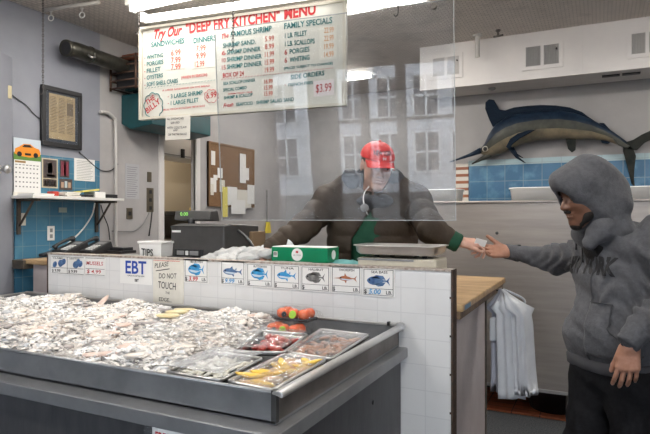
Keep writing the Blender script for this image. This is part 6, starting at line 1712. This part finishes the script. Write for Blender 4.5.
# ribbed hem and cuffs
hm = MB(); ringp = []
for k in range(60):
    a = 2*PI*k/60; o_ = Vector((belly.x, belly.y, hemz+.02)); dr = tf*math.cos(a)+tl2*math.sin(a)
    hit = SB.ray_cast(o_+dr*.32, -dr); p = hit[0] if hit[0] is not None else o_+dr*.16
    if (p-o_).length > .24: p = o_+dr*.19
    ringp.append(p)
vs = []; n = 60
for zz, k_ in ((.0, .99), (-.006, 1.03), (-.045, 1.01), (-.05, .97)):
    for p in ringp: vs.append(Vector((o_.x+(p.x-o_.x)*k_, o_.y+(p.y-o_.y)*k_, hemz+.018+zz)))
hm.add(vs, [(i*n+k, i*n+(k+1) % n, (i+1)*n+(k+1) % n, (i+1)*n+k) for i in range(3) for k in range(n)], True); hm.build('ribbed_hem', M_hood_d, swo)
for a, b, r_ in ((elF, wrF, .040), (elN, wrN, .045)):
    v = unit(b-a); MB().lathe(b, [(r_+.004, -.03), (r_+.003, -.02), (r_-.001, .0), (r_-.001, .035), (r_-.005, .045), (r_-.016, .046)], 30, v, cap=False).build('ribbed_cuff', M_hood, swo)
# lettering across the chest
lr = MB(); base = ch2+tf*.4
vs_, fs_, w_ = glyphs('NEW YORK', 0, .06)
cen = C(577, 258, 2.2); hx_ = unit(tl2)
# text reads along his left-to-viewer direction
ex = -unit(Z3.cross(tf))*-1
src = ch2+Z3*.075
pts = []
for x, y in vs_:
    u = (x/w_-.5)*.28-.050
    pts.append(src+tf*.45+tl2*(u+.0)+Z3*(y*.095-.015-.5*u*u))
lr.add(pts, fs_, False)
# refine so that letters follow the cloth
bm = bmesh.new(); me_ = bpy.data.meshes.new('tmp'); me_.from_pydata(lr.v, [], lr.f); bm.from_mesh(me_)
bmesh.ops.triangulate(bm, faces=bm.faces); bmesh.ops.subdivide_edges(bm, edges=bm.edges, cuts=1, use_grid_fill=True)
bm.to_mesh(me_); bm.free(); l2 = MB(); l2.add([v.co.copy() for v in me_.vertices], [tuple(p.vertices) for p in me_.polygons], False); bpy.data.meshes.remove(me_)
drape(l2, SB, -tf, .0035); l2.build('black_lettering', mat('black_print', (.008, .008, .010), .7), swo)
# zipper, pocket, drawstrings
zp_ = []
for k in range(26):
    z = ch2.z+.17-(ch2.z+.17-hemz-.0)*k/25; o_ = Vector((ch2.x, ch2.y, z))+tf*.45-tl2*.0
    h = SB.ray_cast(o_, -tf)
    if h[0] is not None: zp_.append(h[0]+tf*.001)
MB().tube(zp_, .0045, 6).build('zipper', M_hood_d, swo)
pk = MB(); n = 16; vs = []; fs = []
for i in range(n+1):
    for j in range(n+1):
        u, v = i/n, j/n
        wtop = .10; wbot = .19; c_in = (1-v)
        wd = wtop if v > .55 else wbot-(wbot-wtop)*(max(v-.0, 0)/.55)**1.6
        vs.append(Vector((belly.x, belly.y, hemz+.04+.215*v))+tf*.45+tl2*(.010+u*wd))
for i in range(n):
    for j in range(n): a = i*(n+1)+j; fs.append((a, a+1, a+n+2, a+n+1))
pk.add(vs, fs, True); drape(pk, SB, -tf, .007); po = pk.build('pocket', M_hood, swo); md = po.modifiers.new('t', 'SOLIDIFY'); md.thickness = .006
pe = [i*(n+1)+n for i in range(n+1)]+[n*(n+1)+j for j in range(n, -1, -1)]
MB().tube([pk.v[i]+tf*.002 for i in pe], .0028, 5).build('pocket_seam', M_hood_d, po)
for sg, (x0_, y0_), (x1_, y1_) in ((1, (581, 226), (583, 262)), (-1, (577, 228), (576, 250))):
    pts = []
    for k in range(9):
        t_ = k/8; c_ = C(x0_+(x1_-x0_)*t_, y0_+(y1_-y0_)*t_, 1.9); dv = unit(c_-Vector((0, 0, H))); h = SB.ray_cast(Vector((0, 0, H))+dv*1.5, dv)
        if h[0] is not None and (h[0]-ch2).length < .35: pts.append(h[0]-dv*.006)
    if len(pts) > 2: MB().tube(pts, .0035, 6).build('drawstring', M_ink, swo)
# jeans
jn = Field(.02)
J2 = []
for sgn in (-1, 1):
    h0 = hp2+tl2*.092*sgn-Z3*.06; kn_ = h0+tf*(.07 if sgn < 0 else .0)+Z3*(.47-h0.z); an = h0+tf*(.06 if sgn < 0 else -.05)+Z3*(.10-h0.z); J2.append(an)
    jn.grp(.05, [ell(hp2-Z3*.02, (.125, .165, .13), ax2), cone(h0, kn_, .103, .078), cone(kn_, an, .076, .068)])
jn.post.append(lambda P, d: wrinkle(P, d, .007, 26.))
jo2 = np_mesh('black_jeans', [nets(jn, (hp2.x-.45, hp2.y-.45, .02), (hp2.x+.45, hp2.y+.45, hp2.z+.2), .008)], M_jean, cust)
for an in J2:
    s_ = Field(.02); s_.grp(.04, [ell(an+tf*.07-Z3*.055, (.15, .050, .045), ax2), ell(an-Z3*.02, (.06, .045, .06), ax2)]); s_.post.append(lambda P, d: np.maximum(d, .001-P[:, 2]))
    np_mesh('shoe', [nets(s_, *around(an+tf*.05, .22), .008)], M_shoe, cust)
# ================================================================ camera, daylight
cam = bpy.data.cameras.new('camera'); co = bpy.data.objects.new('camera', cam); COL.objects.link(co)
co.location = (0, 0, H); co.rotation_euler = (PI/2, 0, ANG); cam.sensor_width = 36; cam.lens = F/650*36; cam.clip_start = .05
scene.camera = co
w = bpy.data.worlds.new('sky'); scene.world = w; w.use_nodes = True
nt = w.node_tree; bg = nt.nodes['Background']
bg.inputs[0].default_value = (.90, .94, 1.0, 1); bg.inputs[1].default_value = 7.0
sun = bpy.data.lights.new('sun', 'SUN'); sun.energy = 3; sun.angle = .3; so = bpy.data.objects.new('sun', sun); COL.objects.link(so); so.rotation_euler = (R(-40), R(10), 0)
scene.view_settings.view_transform = 'Standard'; scene.view_settings.look = 'None'; scene.view_settings.gamma = 1; scene.view_settings.exposure = 0.26
scene.view_settings.use_curve_mapping = False
cy = scene.cycles if hasattr(scene, 'cycles') else None
if cy:
    cy.use_denoising = True; cy.max_bounces = 10; cy.transparent_max_bounces = 16; cy.diffuse_bounces = 5; cy.glossy_bounces = 4; cy.transmission_bounces = 6
    cy.sample_clamp_indirect = 6; cy.caustics_reflective = False; cy.caustics_refractive = False
